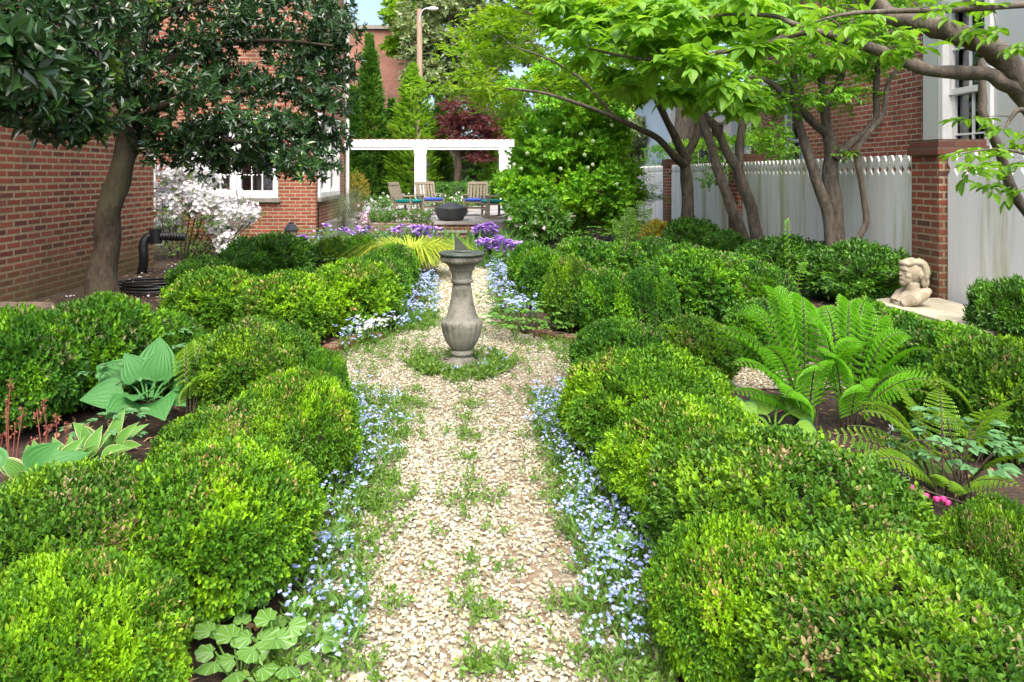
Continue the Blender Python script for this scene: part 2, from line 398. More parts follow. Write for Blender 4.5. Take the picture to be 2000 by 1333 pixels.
M['stone'] = plain('weathered stone', (.24, .232, .185), .9, (.14, .137, .105), 7, bump=.8, bscale=110, stain=(7, (.50, .68), (.095, .095, .065)))
M['bust'] = plain('pale stone', (.40, .35, .25), .85, (.27, .23, .155), 14, bump=.3, bscale=70, stain=(20, (.56, .72), (.19, .16, .11)))
M['slab'] = plain('ledge stone', (.42, .38, .29), .9, (.30, .28, .2), 6, bump=.4, bscale=60)
M['flag'] = brick_mat('flagstones', [(.30, .29, .27), (.36, .35, .33), (.26, .26, .25)], (.22, .2, .17), bw=.9, rh=.6, ms=.012, dark=.1)
M['bronze'] = plain('bronze', (.055, .075, .06), .6, (.09, .10, .075), 20, metal=.4)
M['black'] = plain('black plastic', (.012, .013, .014), .4)
M['iron'] = plain('black iron', (.025, .03, .035), .5)
M['lampg'] = plain('lantern glass', (.35, .30, .2), .2)
M['cover'] = plain('black cover fabric', (.035, .037, .04), .55, (.055, .058, .06), 5)
M['teak'] = plain('grey teak', (.30, .25, .18), .8, (.20, .165, .12), 12, stretch=(6, 6, 1))
M['blue'] = plain('blue cushion', (.03, .08, .42), .8)
M['teal'] = plain('teal cushion', (.0, .25, .24), .8)
M['terra'] = plain('terracotta', (.48, .18, .10), .8, (.40, .15, .09), 10)
M['trough'] = plain('brown stone trough', (.24, .18, .12), .9, (.16, .12, .08), 10, bump=.5)
M['rtile'] = plain('red tile', (.35, .10, .07), .8)
M['redroof'] = plain('red metal roof', (.42, .07, .07), .4)
M['siding'] = plain('pale blue siding', (.5, .6, .66), .6)
M['pole'] = plain('utility pole wood', (.42, .30, .20), .9, (.30, .21, .14), 6, stretch=(8, 8, .5))
M['steel'] = plain('steel', (.6, .6, .6), .4, metal=.6)
M['wflow'] = island_mat('white petals', [(0, (.80, .80, .82)), (1, (.9, .88, .86))], trans=.25)
M['snow'] = island_mat('greenish white petals', [(0, (.42, .58, .28)), (1, (.66, .76, .5))], trans=.25)
M['pink'] = island_mat('pink petals', [(0, (.55, .36, .50)), (1, (.68, .52, .62))], trans=.25)
M['purple'] = island_mat('purple petals', [(0, (.38, .20, .60)), (.5, (.47, .29, .69)), (1, (.60, .44, .78))], trans=.3)
M['heart'] = island_mat('crimson petals', [(0, (.65, .03, .13)), (1, (.55, .10, .35))], trans=.2)
M['fmn'] = island_mat('sky blue petals', [(0, (.23, .33, .62)), (.4, (.31, .41, .68)), (.75, (.40, .45, .72)), (1, (.58, .62, .80))], trans=.2)
M['astil'] = island_mat('rusty buds', [(0, (.20, .06, .04)), (1, (.30, .10, .07))])
M['peb'] = island_mat('gravel', [(0, (.33, .315, .21)), (.3, (.43, .425, .30)), (.55, (.56, .56, .435)), (.66, (.28, .23, .11)), (.77, (.36, .325, .20)), (.86, (.12, .105, .065)), (.92, (.48, .48, .39)), (1, (.69, .70, .60))], rough=.75)
M['litter'] = island_mat('dead leaves', [(0, (.28, .15, .07)), (.6, (.40, .25, .13)), (1, (.20, .11, .06))])
# ------------------------------------------------------------------ camera, sky, sun
cam_d = bpy.data.cameras.new('camera'); cam = bpy.data.objects.new('camera', cam_d); COL.objects.link(cam)
cam.location = (0, 0, H); cam.rotation_euler = (math.pi/2, 0, 0)
cam_d.sensor_width = 36; cam_d.lens = 36*F/2000; cam_d.shift_x = (1000-CX)/2000; cam_d.shift_y = -(666.5-CY)/2000
cam_d.clip_end = 2000; cam_d.clip_start = .05; scene.camera = cam
SUN_EL, SUN_AZ = math.radians(60), math.radians(176)
world = bpy.data.worlds.new('World'); scene.world = world; world.use_nodes = True
wn = world.node_tree; bg = wn.nodes['Background']; sky = wn.nodes.new('ShaderNodeTexSky'); sky.sky_type = 'NISHITA'; sky.sun_disc = False
sky.sun_elevation = SUN_EL; sky.sun_rotation = SUN_AZ; sky.dust_density = 5.0; sky.air_density = .7; sky.ozone_density = 1.0
wn.links.new(sky.outputs[0], bg.inputs[0]); bg.inputs[1].default_value = .15
sl = bpy.data.lights.new('sun', 'SUN'); so = bpy.data.objects.new('sun', sl); COL.objects.link(so)
sl.energy = 1.15; sl.angle = math.radians(60); sl.color = (1, .97, .92)
sd = Vector((math.sin(SUN_AZ)*math.cos(SUN_EL), math.cos(SUN_AZ)*math.cos(SUN_EL), math.sin(SUN_EL)))
so.rotation_euler = (-sd).to_track_quat('-Z', 'Y').to_euler(); so.location = (0, 0, 30)
vs = scene.view_settings; vs.view_transform = 'Standard'; vs.look = 'None'; vs.gamma = 1; vs.exposure = 1.74; vs.use_curve_mapping = False
cy = scene.cycles; cy.max_bounces = 6; cy.diffuse_bounces = 4; cy.glossy_bounces = 3; cy.transmission_bounces = 4; cy.transparent_max_bounces = 6
cy.caustics_reflective = False; cy.caustics_refractive = False; cy.use_denoising = True; cy.sample_clamp_indirect = 4

# ------------------------------------------------------------------ ground, path, patio
m, nt, out = new_mat('garden soil'); g = nd(nt, 'ShaderNodeNewGeometry')
n = noise(nt, g.outputs['Position'], 22, 6, .7); c = ramp(nt, n, [(.3, (.022, .014, .009)), (.5, (.045, .027, .017)), (.62, (.085, .05, .03)), (.75, (.16, .10, .06))])
n2 = noise(nt, g.outputs['Position'], 1.3, 3); c = mix(nt, math_(nt, 'MULTIPLY', sstep(nt, n2, .5, .7), .5), c, (.06, .055, .02))
p = nd(nt, 'ShaderNodeBsdfPrincipled', Roughness=.95); nt.links.new(c, p.inputs['Base Color'])
b = nd(nt, 'ShaderNodeBump', Strength=.9, Distance=.02); nt.links.new(n, b.inputs['Height']); nt.links.new(b.outputs[0], p.inputs['Normal']); nt.links.new(p.outputs[0], out.inputs[0]); M['soil'] = m
mb = MB(); k = 41; xs = np.linspace(-1, 1, k); xs = np.sign(xs)*np.abs(xs)**3*300
X, Y = np.meshgrid(xs, xs + 5); V = np.stack([X, Y, np.zeros_like(X)], -1).reshape(-1, 3); i = np.arange(k-1)[:, None]*k + np.arange(k-1)
mb.add(V, np.stack([i, i+1, i+k+1, i+k], -1).reshape(-1, 4), 0, True); tag(mb.build('ground', M['soil']), kind='structure')

m, nt, out = new_mat('gravel bed'); g = nd(nt, 'ShaderNodeNewGeometry')
vo = nd(nt, 'ShaderNodeTexVoronoi', Scale=48.0, Randomness=1.0); nt.links.new(g.outputs['Position'], vo.inputs['Vector'])
sc_ = nd(nt, 'ShaderNodeSeparateColor'); nt.links.new(vo.outputs['Color'], sc_.inputs[0])
c = ramp(nt, sc_.outputs[0], [(0, (.29, .27, .18)), (.4, (.37, .355, .27)), (.7, (.185, .155, .095)), (1, (.45, .435, .36))])
c = mix(nt, sstep(nt, vo.outputs['Distance'], .38, .62), c, (.20, .14, .085))
c = mix(nt, math_(nt, 'MULTIPLY', sstep(nt, noise(nt, g.outputs['Position'], 2.5, 3), .5, .68), .45), c, (.19, .16, .11))
p = nd(nt, 'ShaderNodeBsdfPrincipled', Roughness=.9); nt.links.new(c, p.inputs['Base Color'])
b = nd(nt, 'ShaderNodeBump', Strength=1.0, Distance=.01); b.invert = True; nt.links.new(vo.outputs['Distance'], b.inputs['Height']); nt.links.new(b.outputs[0], p.inputs['Normal']); nt.links.new(p.outputs[0], out.inputs[0]); M['gravel'] = m

LEFT = [(1.0, -.52), (1.76, -.50), (2.65, -.50), (3.4, -.47), (3.75, -.62), (4.2, -.86), (4.7, -.93), (5.15, -.84), (5.5, -.58), (6.0, -.42), (8.0, -.40), (10.5, -.42), (13.6, -.62)]
RIGHT = [(1.0, .55), (1.76, .52), (2.65, .50), (3.4, .47), (3.75, .60), (4.2, .80), (4.7, .86), (5.15, .80), (5.5, .52), (6.0, .30), (8.0, .28), (10.5, .32), (13.6, .34)]
def edge(t, y): return np.interp(y, [a for a, _ in t], [b for _, b in t])
mb = MB(); ys = np.linspace(1, 13.6, 64); L_ = edge(LEFT, ys); R_ = edge(RIGHT, ys)
V = np.concatenate([np.stack([L_, ys, 0*ys+.004], -1), np.stack([R_, ys, 0*ys+.004], -1)]); i = np.arange(63)
mb.add(V, np.stack([i, i+64, i+65, i+1], -1))
for (a, bb) in (((.8, 4.15), (2.3, 4.75)), ((-2.3, 4.3), (-.85, 4.8))):
    mb.add([(a[0], a[1], .008), (bb[0], a[1], .008), (bb[0], bb[1], .008), (a[0], bb[1], .008)], [(0, 1, 2, 3)])
tag(mb.build('gravel_path', M['gravel']), kind='structure')

# loose stones, larger ones close to the eye
ico = MB(); ph = (1+5**.5)/2
IV = unit(np.array([(-1, ph, 0), (1, ph, 0), (-1, -ph, 0), (1, -ph, 0), (0, -1, ph), (0, 1, ph), (0, -1, -ph), (0, 1, -ph), (ph, 0, -1), (ph, 0, 1), (-ph, 0, -1), (-ph, 0, 1)], float))
IF = np.array([(0, 11, 5), (0, 5, 1), (0, 1, 7), (0, 7, 10), (0, 10, 11), (1, 5, 9), (5, 11, 4), (11, 10, 2), (10, 7, 6), (7, 1, 8), (3, 9, 4), (3, 4, 2), (3, 2, 6), (3, 6, 8), (3, 8, 9), (4, 9, 5), (2, 4, 11), (6, 2, 10), (8, 6, 7), (9, 8, 1)])
def stones(mb, P, S):
    n = len(P); R = RNG.normal(size=(n, 3, 3)); q, _ = np.linalg.qr(R)
    B = IV[None]*(1+RNG.uniform(-.28, .28, (n, 12, 1)))*RNG.uniform(.55, 1.1, (n, 1, 3)); B = np.einsum('nij,nkj->nki', q, B); B[..., 2] *= .75
    V = P[:, None] + B*S[:, None, None]; Fa = (IF[None]+(np.arange(n)*12)[:, None, None]).reshape(-1, 3); mb.add(V.reshape(-1, 3), Fa)
mb = MB(); n = 46000; y = 1.35 + (6.4-1.35)*RNG.random(n)**1.25; x = edge(LEFT, y) + (edge(RIGHT, y)-edge(LEFT, y))*RNG.random(n)
S = RNG.uniform(.0036, .0078, n)*np.where(RNG.random(n) < .12, 1.4, 1)
keep = nz(np.stack([x*2.1, y*1.6, 0*x], -1), 3) > RNG.uniform(-1.3, .0, n)
x, y, S = x[keep], y[keep], S[keep]; stones(mb, np.stack([x, y, .006+RNG.random(len(x))*.010], -1), S)
n = 5000; y = RNG.uniform(6.2, 10, n); x = edge(LEFT, y)+(edge(RIGHT, y)-edge(LEFT, y))*RNG.random(n); stones(mb, np.stack([x, y, 0*x+.008], -1), RNG.uniform(.008, .014, n))
n = 1600; x = RNG.uniform(.8, 2.2, n); y = RNG.uniform(4.15, 4.75, n); stones(mb, np.stack([x, y, 0*x+.012], -1), RNG.uniform(.007, .011, n))
tag(mb.build('gravel', M['peb']), 'loose cream and tan gravel covering the garden path', 'gravel', kind='stuff')

mb = MB(); mb.box((-4.6, 14.45, .0), (2.6, 27, .285)); tag(mb.build('patio', M['flag']), kind='structure')
t = thing('brick_steps', 'two low brick steps rising from gravel path to stone patio', 'steps', (-.18, 13.9, 0))
mb = MB(); mb.box((-.66, 13.72, 0), (.34, 14.1, .112)); mb.box((-.66, 14.08, .0), (.34, 14.42, .252)); mb.build('riser', M['brickC'], t)
mb = MB(); mb.box((-.68, 13.69, .113), (.36, 14.06, .15), bev=.006); mb.build('tread', M['sill'], t)
mb = MB(); mb.box((-.68, 14.04, .253), (.36, 14.44, .292), bev=.006); mb.build('tread', M['flag'], t)

for pts, nm in (([(1.0, 4.98), (.93, 5.1), (.84, 5.22), (.74, 5.34), (.63, 5.42), (.52, 5.5)], 'mossy brick edging curving below the boxwoods right of sundial'),
                ([(-.98, 4.95), (-.93, 5.08), (-.86, 5.2), (-.78, 5.3), (-.68, 5.4)], 'short brick edging half hidden by flowers left of sundial'),
                ([(.50, 2.26), (.53, 2.07), (.56, 1.89)], 'sunken brick edging beside blue flowers at the lower right')):
    mb = MB(); pts = np.array(pts)
    for a, c_ in zip(pts[:-1], pts[1:]):
        d = c_-a; L = np.linalg.norm(d); an = math.atan2(d[1], d[0])
        mt = Matrix.Translation((*((a+c_)/2), .0)) @ Matrix.Rotation(an, 4, 'Z') @ Matrix.Rotation(RNG.uniform(-.06, .06), 4, 'X')
        mb.box((-L/2+.004, -.05, -.02), (L/2-.004, .05, (.062 if pts[0][1] > 3 else .03)+RNG.uniform(-.012, .012)), M=mt, bev=.008)
    o = mb.build('brick_edging', M['brickP' if pts[0][1] > 3 else 'trough'], origin=(*pts[0], 0)); tag(o, nm, 'brick edging')

# ------------------------------------------------------------------ houses
def wall_holes(mb, axis, at, th, u0, u1, z0, z1, holes, mi=0):
    us = sorted({u0, u1, *[h[0] for h in holes], *[h[1] for h in holes]}); zs = sorted({z0, z1, *[h[2] for h in holes], *[h[3] for h in holes]})
    for a, b_ in zip(us[:-1], us[1:]):
        for c_, d in zip(zs[:-1], zs[1:]):
            if any(h[0]-1e-6 <= a and b_ <= h[1]+1e-6 and h[2]-1e-6 <= c_ and d <= h[3]+1e-6 for h in holes): continue
            if axis == 'y': mb.box((a, at, c_), (b_, at+th, d), mi)
            else: mb.box((at, a, c_), (at+th, b_, d), mi)
class Plane:                                         # u along the facade, w outwards
    def __init__(s, axis, at, sign): s.ax, s.at, s.sg = axis, at, sign
    def box(s, mb, u0, u1, z0, z1, w0, w1, bev=0.0):
        a, b_ = sorted((s.at+s.sg*w0, s.at+s.sg*w1))
        if s.ax == 'y': mb.box((u0, a, z0), (u1, b_, z1), bev=bev)
        else: mb.box((a, u0, z0), (b_, u1, z1), bev=bev)
def window(pl, u0, u1, z0, z1, root, ncol=3, nrow=4, rail=True, fw=.07, mull=(), proud=.02, sillm='sill', curtain=True, sash=.05):
    mb = MB(); d = .06
    pl.box(mb, u0, u0+fw, z0, z1, -.12, proud, .004); pl.box(mb, u1-fw, u1, z0, z1, -.12, proud, .004)
    pl.box(mb, u0+fw, u1-fw, z0, z0+fw, -.12, proud-.003, .004); pl.box(mb, u0+fw, u1-fw, z1-fw, z1, -.12, proud-.003, .004)
    us = [u0+fw, *[v for mm in mull for v in (mm-.06, mm+.06)], u1-fw]
    for mm in mull: pl.box(mb, mm-.06, mm+.06, z0+fw, z1-fw, -.12, proud-.006, .004)
    f = mb.build('window', M['white'], root)
    for i in range(0, len(us), 2):
        a, b_ = us[i], us[i+1]; mb = MB(); zm = (z0+z1)/2
        for (c_, e, w) in ([(z0+fw, zm+.02, -.07), (zm-.02, z1-fw, -.035)] if rail else [(z0+fw, z1-fw, -.06)]):
            pl.box(mb, a, a+sash, c_, e, w-.035, w); pl.box(mb, b_-sash, b_, c_, e, w-.035, w)
            pl.box(mb, a+sash, b_-sash, c_, c_+sash*1.4, w-.034, w-.001); pl.box(mb, a+sash, b_-sash, e-sash, e, w-.034, w-.001)
            rr = nrow//2 if rail else nrow
            for q in range(1, ncol): u = a+sash+(b_-a-2*sash)*q/ncol; pl.box(mb, u-.011, u+.011, c_+sash*1.4, e-sash, w-.03, w-.006)
            for q in range(1, rr): z = c_+sash*1.4+(e-c_-2.4*sash)*q/rr; pl.box(mb, a+sash, b_-sash, z-.011, z+.011, w-.029, w-.007)
        mb.build('sash', M['white'], f)
        mb = MB(); pl.box(mb, a+.01, b_-.01, z0+fw, z1-fw, -.125, -.119); mb.build('pane', M['glass'], f)
        if curtain:
            mb = MB(); n = 22; uu = np.linspace(a+.42*(b_-a), b_-.05, n); w = -.24+.025*np.sin(np.arange(n)*1.3)
            pts = [(u, pl.at+pl.sg*ww) if pl.ax == 'y' else (pl.at+pl.sg*ww, u) for u, ww in zip(uu, w)]
            V = np.array([(*q, z0) for q in pts]+[(*q, z1) for q in pts]); i_ = np.arange(n-1)
            mb.add(V, np.stack([i_, i_+1, i_+n+1, i_+n], -1), 0, True); mb.build('curtain', M['curt'], f)
    if sillm:
        mb = MB(); pl.box(mb, u0-.05, u1+.05, z0-.085, z0-.002, -.1, .07, .006); mb.build('sill', M[sillm], f)
    return f

# near windowless wing, a wall face on X=-4.33 ending at Y=9.8
t = thing('brick_house', 'windowless old red brick wall behind the leaning dark tree', 'brick house', (-4.33, 9.8, 0))
mb = MB(); mb.box((-7.5, -1.5, 0), (-4.33, 9.79, 6.6)); mb.build('wall', M['brickA'], t)
mb = MB(); mb.box((-7.6, -1.6, 6.6), (-4.1, 9.95, 6.78)); mb.build('cornice', M['trim'], t)
mb = MB(); mb.box((-7.5, -1.4, 6.78), (-4.3, 9.7, 6.9)); mb.build('roof', M['iron'], t)

# wing with windows: front at Y=13.6, side at X=-2.92
FX, FY, SY = -2.92, 13.6, 16.75
t = thing('brick_house', 'orange red brick house with white windows behind white azalea', 'brick house', (FX, FY, 0))
pf, ps = Plane('y', FY, -1), Plane('x', FX, 1)
def fx(px, Y=FY): return (px-CX)*Y/F
def fz(py, Y): return H-(py-CY)*Y/F
w0, w1 = fx(378), fx(543); z0 = fz(387, FY); z1 = z0+1.55
sy0, sy1 = FX*F/(618-CX)+.12, FX*F/(660-CX); 
mb = MB(); wall_holes(mb, 'y', FY, .28, -7.4, FX, 0, 6.4, [(w0, w1, z0, z1)])
wall_holes(mb, 'x', FX-.28, .28, FY+.281, SY, 0, 6.4, [(sy0, sy1, z0, z1+.1)])
mb.box((-7.4, SY-.2, 0), (FX-.281, SY-.001, 6.4)); mb.build('wall', M['brickB'], t)
mb = MB(); mb.box((-7.3, SY-.5, .02), (FX-.35, SY-.25, 6.2)); mb.box((-7.2, FY+1.2, .02), (FX-1.2, FY+1.25, 6.2)); mb.box((-7.2, FY+.35, 6.1), (FX-.4, SY-.6, 6.15)); mb.build('interior', M['room'], t)
window(pf, w0, w1, z0, z1, t, ncol=3, nrow=4, mull=((w0+w1)/2-.03,))
window(ps, sy0, sy1, z0, z1+.1, t, ncol=2, nrow=4, mull=((sy0+sy1)/2,), fw=.10, proud=.05)
mb = MB(); mb.box((-7.5, FY-.18, 6.4), (FX+.18, SY+.2, 6.62)); mb.build('cornice', M['trim'], t)
mb = MB(); mb.box((-7.4, FY-.1, 6.62), (FX+.1, SY+.1, 6.8)); mb.build('roof', M['iron'], t)
mb = MB(); mb.box((fx(299), FY-.07, .55), (fx(306.5), FY-.002, 2.9)); mb.build('door_casing', M['white'], t)
mb = MB(); mb.box((fx(307), FY-.05, 0), (fx(331), FY-.002, 6.39)); mb.build('pilaster', M['brickB'], t)
mb = MB(); mb.box((-6.9, FY-1.1, 0), (-5.35, FY-.08, .42)); mb.build('stoop', M['slab'], t)
mb = MB()
for x in np.linspace(-6.7, -5.4, 9): mb.tube([(x, FY-1.05, .42), (x, FY-1.05, 1.0)], .010, 6)
mb.tube([(-6.75, FY-1.05, 1.0), (-5.35, FY-1.05, 1.0)], .018, 6); mb.tube([(-5.35, FY-1.05, 0.0), (-5.35, FY-1.05, 1.05)], .018, 6); mb.build('railing', M['iron'], t)
mb = MB(); mb.tube([(FX+.06, SY+.06, 0), (FX+.06, SY+.06, 6.3)], .045, 8); mb.build('downspout', M['white'], t)

# black corrugated drain by the corner
t = thing('drain_pipe', 'black plastic drain pipe with elbow at brick wall corner', 'drain pipe', (-4.2, 9.1, 0))
q = lambda px, py, Y: W(px, py, Y)
mb = MB(); P_, R_ = smooth_path([q(268, 540, 9.15), q(277, 532, 9.0), q(281, 505, 8.95), q(280, 480, 8.95), q(287, 465, 8.98), q(300, 461, 9.0)], [.058]*6, 6); mb.tube(P_, R_, 14); mb.build('elbow', M['black'], t)
mb = MB(); mb.tube([q(304, 447, 9.0), q(305, 476, 9.0)], .078, 14); mb.build('coupling', M['black'], t)
mb = MB(); P_ = np.linspace(q(309, 462, 9.0), q(363, 464, 9.02), 40); mb.tube(P_, .05+.007*np.sin(np.arange(40)*1.6), 12); mb.build('corrugated_pipe', M['black'], t)
mb = MB(); rr = []
for k in range(150):
    a = k*.25; r = .27+.05*math.sin(k*.13); rr.append((-3.35+r*1.25*math.cos(a), 7.55+r*.9*math.sin(a), .03+.10*k/150))
mb.tube(rr, .012, 6); tag(mb.build('garden_hose', M['black'], origin=(-3.35, 7.55, 0)), 'coiled dark garden hose lying by the leaning tree', 'garden hose')
mb = MB(); mb.box((-4.3, 5.3, 0), (-3.55, 6.15, .16), bev=.03); tag(mb.build('flat_stone', M['trough'], origin=(-3.9, 5.7, 0)), 'flat brown stone cap at the foot of brick wall', 'stone cap')

# brick house beyond the fence, its side on X=5.8; panelled white bay nearer
BX = 5.8
t = thing('brick_house', 'red brick house with white window bay beyond the picket fence', 'brick house', (BX, 9, 0))
yb = lambda px: BX*F/(px-CX)
mb = MB(); wall_holes(mb, 'x', BX, .3, yb(1815), 12.3, 0, 7, [])
mb.box((BX+.3, 12.0, 0), (9.5, 12.29, 7)); mb.build('wall', M['brickC'], t)
pb = Plane('x', BX-.05, -1); wy0, wy1 = BX*F/(1950-CX)-.0, BX*F/(1846-CX); 
mb = MB(); wall_holes(mb, 'x', BX-.05, .3, 4.2, yb(1815)-.002, 0, 7, [(wy0, wy1, 1.1, 3.35)]); mb.build('panelled_bay', M['trim'], t)
mb = MB(); mb.box((BX+.5, 4.2, 0), (BX+.55, 9.0, 7)); mb.build('interior', M['room'], t)
window(pb, wy0, wy1, 1.1, 3.35, t, ncol=2, nrow=4, fw=.09, proud=.04, sillm=None, curtain=False)
for a_, b_ in ((yb(1815)-.28, yb(1815)-.01), (4.3, 4.5)): mb = MB(); pb.box(mb, a_, b_, 0, 6.9, .002, .035); mb.build('corner_board', M['trim'], t)
mb = MB(); mb.box((BX-.06, 9.95, 2.02), (BX-.002, 10.12, 2.10)); mb.build('vent', M['white'], t)
# recessed part
BX2 = 7.4
mb = MB(); wall_holes(mb, 'x', BX2, .3, 12.3, 18.5, 0, 6.4, [(13.0, 13.9, 1.0, 3.0), (15.6, 16.6, 1.0, 3.0)]); mb.build('back_wall', M['brickC'], t)
mb = MB(); mb.box((BX2+.6, 12.4, 0), (BX2+.65, 18.4, 6.3)); mb.build('interior', M['room'], t)
p2 = Plane('x', BX2, -1)
for a in (13.0, 15.6): window(p2, a, a+.95, 1.0, 3.0, t, ncol=2, nrow=4, fw=.13, proud=.05, sillm=None, curtain=False)
mb = MB(); mb.prism([(BX2, 12.35, 3.6), (BX2, 12.35, 3.95), (6.2, 12.35, 3.35), (6.2, 12.35, 3.25)], (0, 3.6, 0)); mb.build('awning_roof', M['redroof'], t)
mb = MB(); mb.box((6.25, 12.4, 3.12), (6.4, 15.9, 3.25)); mb.build('fascia', M['white'], t)
mb = MB(); mb.box((BX-.2, 4.0, 7.0), (9.5, 18.5, 7.2)); mb.build('roof', M['iron'], t)

# pale sunroom farther back
t = thing('sunroom', 'pale blue sunroom with white trimmed windows behind fork of twin trunks', 'sunroom', (6.4, 19, 0))
mb = MB(); wall_holes(mb, 'y', 19, .2, 5.4, 9.0, 0, 3.5, [(6.0, 7.0, 1.35, 2.75), (7.4, 8.4, 1.35, 2.75)]); mb.box((5.4, 19.2, 0), (5.6, 23, 3.5)); mb.build('wall', M['siding'], t)
p3 = Plane('y', 19, -1)
for a in (6.0, 7.4): window(p3, a, a+1.0, 1.35, 2.75, t, ncol=2, nrow=2, fw=.12, rail=False, sillm=None, curtain=False, proud=.05)
mb = MB(); mb.box((5.7, 19.8, 0), (8.8, 19.85, 3.4)); mb.build('interior', M['room'], t)
mb = MB(); mb.box((5.2, 18.8, 3.5), (9.2, 23.2, 3.7)); mb.box((5.38, 18.96, 2.9), (9.02, 18.998, 3.1)); mb.box((5.36, 18.95, 0), (5.56, 18.998, 2.9)); mb.build('trim', M['white'], t)

# far tall brick block and a garage
t = thing('brick_building', 'tall plain brick building behind the pointed conifer', 'building', (-7, 46, 0))
mb = MB(); mb.box((-16, 46, 0), (-3.6, 56, 10.6)); mb.build('wall', M['brickH'], t); mb = MB(); mb.box((-16.2, 45.8, 10.6), (-3.4, 56.2, 10.85)); mb.build('coping', M['sill'], t)
mb = MB(); mb.box((-7.0, 45.93, 5.8), (-6.3, 45.999, 7.0)); mb.build('window', M['trim'], t)
t = thing('garage', 'distant brick garage with white eave behind white flowering tree', 'garage', (8, 33, 0))
mb = MB(); mb.box((5.5, 33, 0), (16, 40, 5.0)); mb.build('wall', M['brickH'], t); mb = MB(); mb.box((5.3, 32.7, 2.55), (16.2, 32.98, 2.85)); mb.build('eave', M['white'], t)
mb = MB(); mb.box((5.2, 32.6, 5.0), (16.3, 40.4, 5.25)); mb.build('roof', M['redroof'], t)

# ------------------------------------------------------------------ fence and piers
m, nt, out = new_mat('weathered white boards'); g = nd(nt, 'ShaderNodeNewGeometry'); mp = nd(nt, 'ShaderNodeMapping'); mp.inputs['Scale'].default_value = (1, 2.4, .22)
nt.links.new(g.outputs['Position'], mp.inputs[0]); n1 = noise(nt, mp.outputs[0], 1.5, 5, .65)
c = mix(nt, math_(nt, 'MULTIPLY', sstep(nt, n1, .47, .68), .85), (.76, .78, .75), (.36, .37, .16))
c = mix(nt, math_(nt, 'MULTIPLY', g.outputs['Random Per Island'], .22), c, (.52, .54, .51))
p = nd(nt, 'ShaderNodeBsdfPrincipled', Roughness=.55); nt.links.new(c, p.inputs['Base Color']); nt.links.new(p.outputs[0], out.inputs[0]); M['fence'] = m
FXP = 4.47
def picket(mb, y, w):
    h = w/2-.002; hole = (1.385, .011)
    half = [(0, .03), (h, .03), (h, 1.235), (h*.86, 1.26), (h*.40, 1.29), (h*.40, 1.315), (h*.88, 1.35), (h*.96, 1.385), (h*.80, 1.41), (h*.42, 1.452), (0, 1.456)]
    arc = [(hole[1]*math.sin(a), hole[0]+hole[1]*math.cos(a)) for a in np.linspace(0, math.pi, 6)]
    for s in (1, -1):
        poly = half + arc; pts = [(FXP, y+s*u, z) for u, z in poly]
        mb.prism(pts if s > 0 else pts[::-1], (.022, 0, 0))
BAYS = [(2.3, 6.64, 'nearest white picket fence bay right of the front brick pier'), (7.08, 11.62, 'long white picket fence bay behind the two multi-stem trees'),
        (12.06, 15.68, 'algae stained white fence bay behind the single grey trunk'), (16.14, 21.0, 'farthest white fence bay behind the dark feathery evergreen')]
for a, b_, lab in BAYS:
    t = thing('picket_fence', lab, 'fence', (FXP, a, 0), 'white fence bays along the right side')
    mb = MB(); n = max(1, round((b_-a)/.132)); w = (b_-a)/n
    for i in range(n): picket(mb, a+w*(i+.5), w)
    mb.build('boards', M['fence'], t)
    mb = MB(); mb.box((FXP+.023, a, .3), (FXP+.075, b_, .39)); mb.box((FXP+.023, a, 1.08), (FXP+.075, b_, 1.17)); mb.build('rail', M['fence'], t)
PIERS = [(6.86, 'front brick pier with corbelled cap behind the stone bust'), (11.84, 'brick pier half hidden behind leaning twin trunks'), (15.91, 'slim distant brick pier beside the grey single trunk')]
for yc, lab in PIERS:
    t = thing('brick_pier', lab, 'brick pier', (4.62, yc, 0), 'brick piers of the white fence')
    mb = MB(); mb.box((4.40, yc-.205, 0), (4.82, yc+.205, 1.44)); mb.build('shaft', M['brickP'], t)
    mb = MB(); mb.box((4.37, yc-.235, 1.44), (4.85, yc+.235, 1.52)); mb.box((4.385, yc-.22, 1.52), (4.835, yc+.22, 1.585)); mb.build('cap', M['brickK'], t)
mb = MB(); poly = [(3.62, 6.45, 0), (3.70, 5.9, 0), (3.72, 5.2, 0), (4.34, 5.2, 0), (4.36, 6.6, 0), (3.9, 6.62, 0)]
mb.prism(poly, (0, 0, .11)); tag(mb.build('stone_ledge', M['slab'], origin=(4.0, 5.9, 0)), 'low flat stone ledge under the bust at the fence', 'stone ledge')

# ------------------------------------------------------------------ pergola
PY = 24.0; sc = F/PY
t = thing('pergola', 'white garden pergola beam on square posts beyond the patio', 'pergola', ((822-CX)/sc, PY, .285))
X = lambda px: (px-CX)/sc
Z = lambda py: H-(py-CY)/sc
mb = MB(); mb.box((X(640), PY-.12, Z(288)), (X(1004), PY+.12, Z(273.5)), bev=.01); mb.build('beam', M['white'], t)
mb = MB(); mb.box((X(640), PY-.09, Z(293)), (X(1000), PY+.09, Z(288.2))); mb.build('lower_beam', M['white'], t)
mb = MB(); mb.box((X(640), PY+2.6, Z(288)), (X(1004), PY+2.84, Z(273.5)), bev=.01); mb.build('beam', M['white'], t)
for px in (821.5, 986, 640):
    for dy in (0, 2.72):
        mb = MB(); x = X(px); mb.box((x-.19, PY-.19+dy, .285), (x+.19, PY+.19+dy, Z(301))); mb.box((x-.215, PY-.215+dy, Z(301)), (x+.215, PY+.215+dy, Z(293.2)), bev=.01); mb.build('post', M['white'], t)
for px in np.arange(652, 1000, 12.3):
    mb = MB(); x = X(px); mb.box((x-.03, PY-.14, Z(273.3)), (x+.03, PY+3.2, Z(271.8))); mb.build('slat', M['rtile'], t)

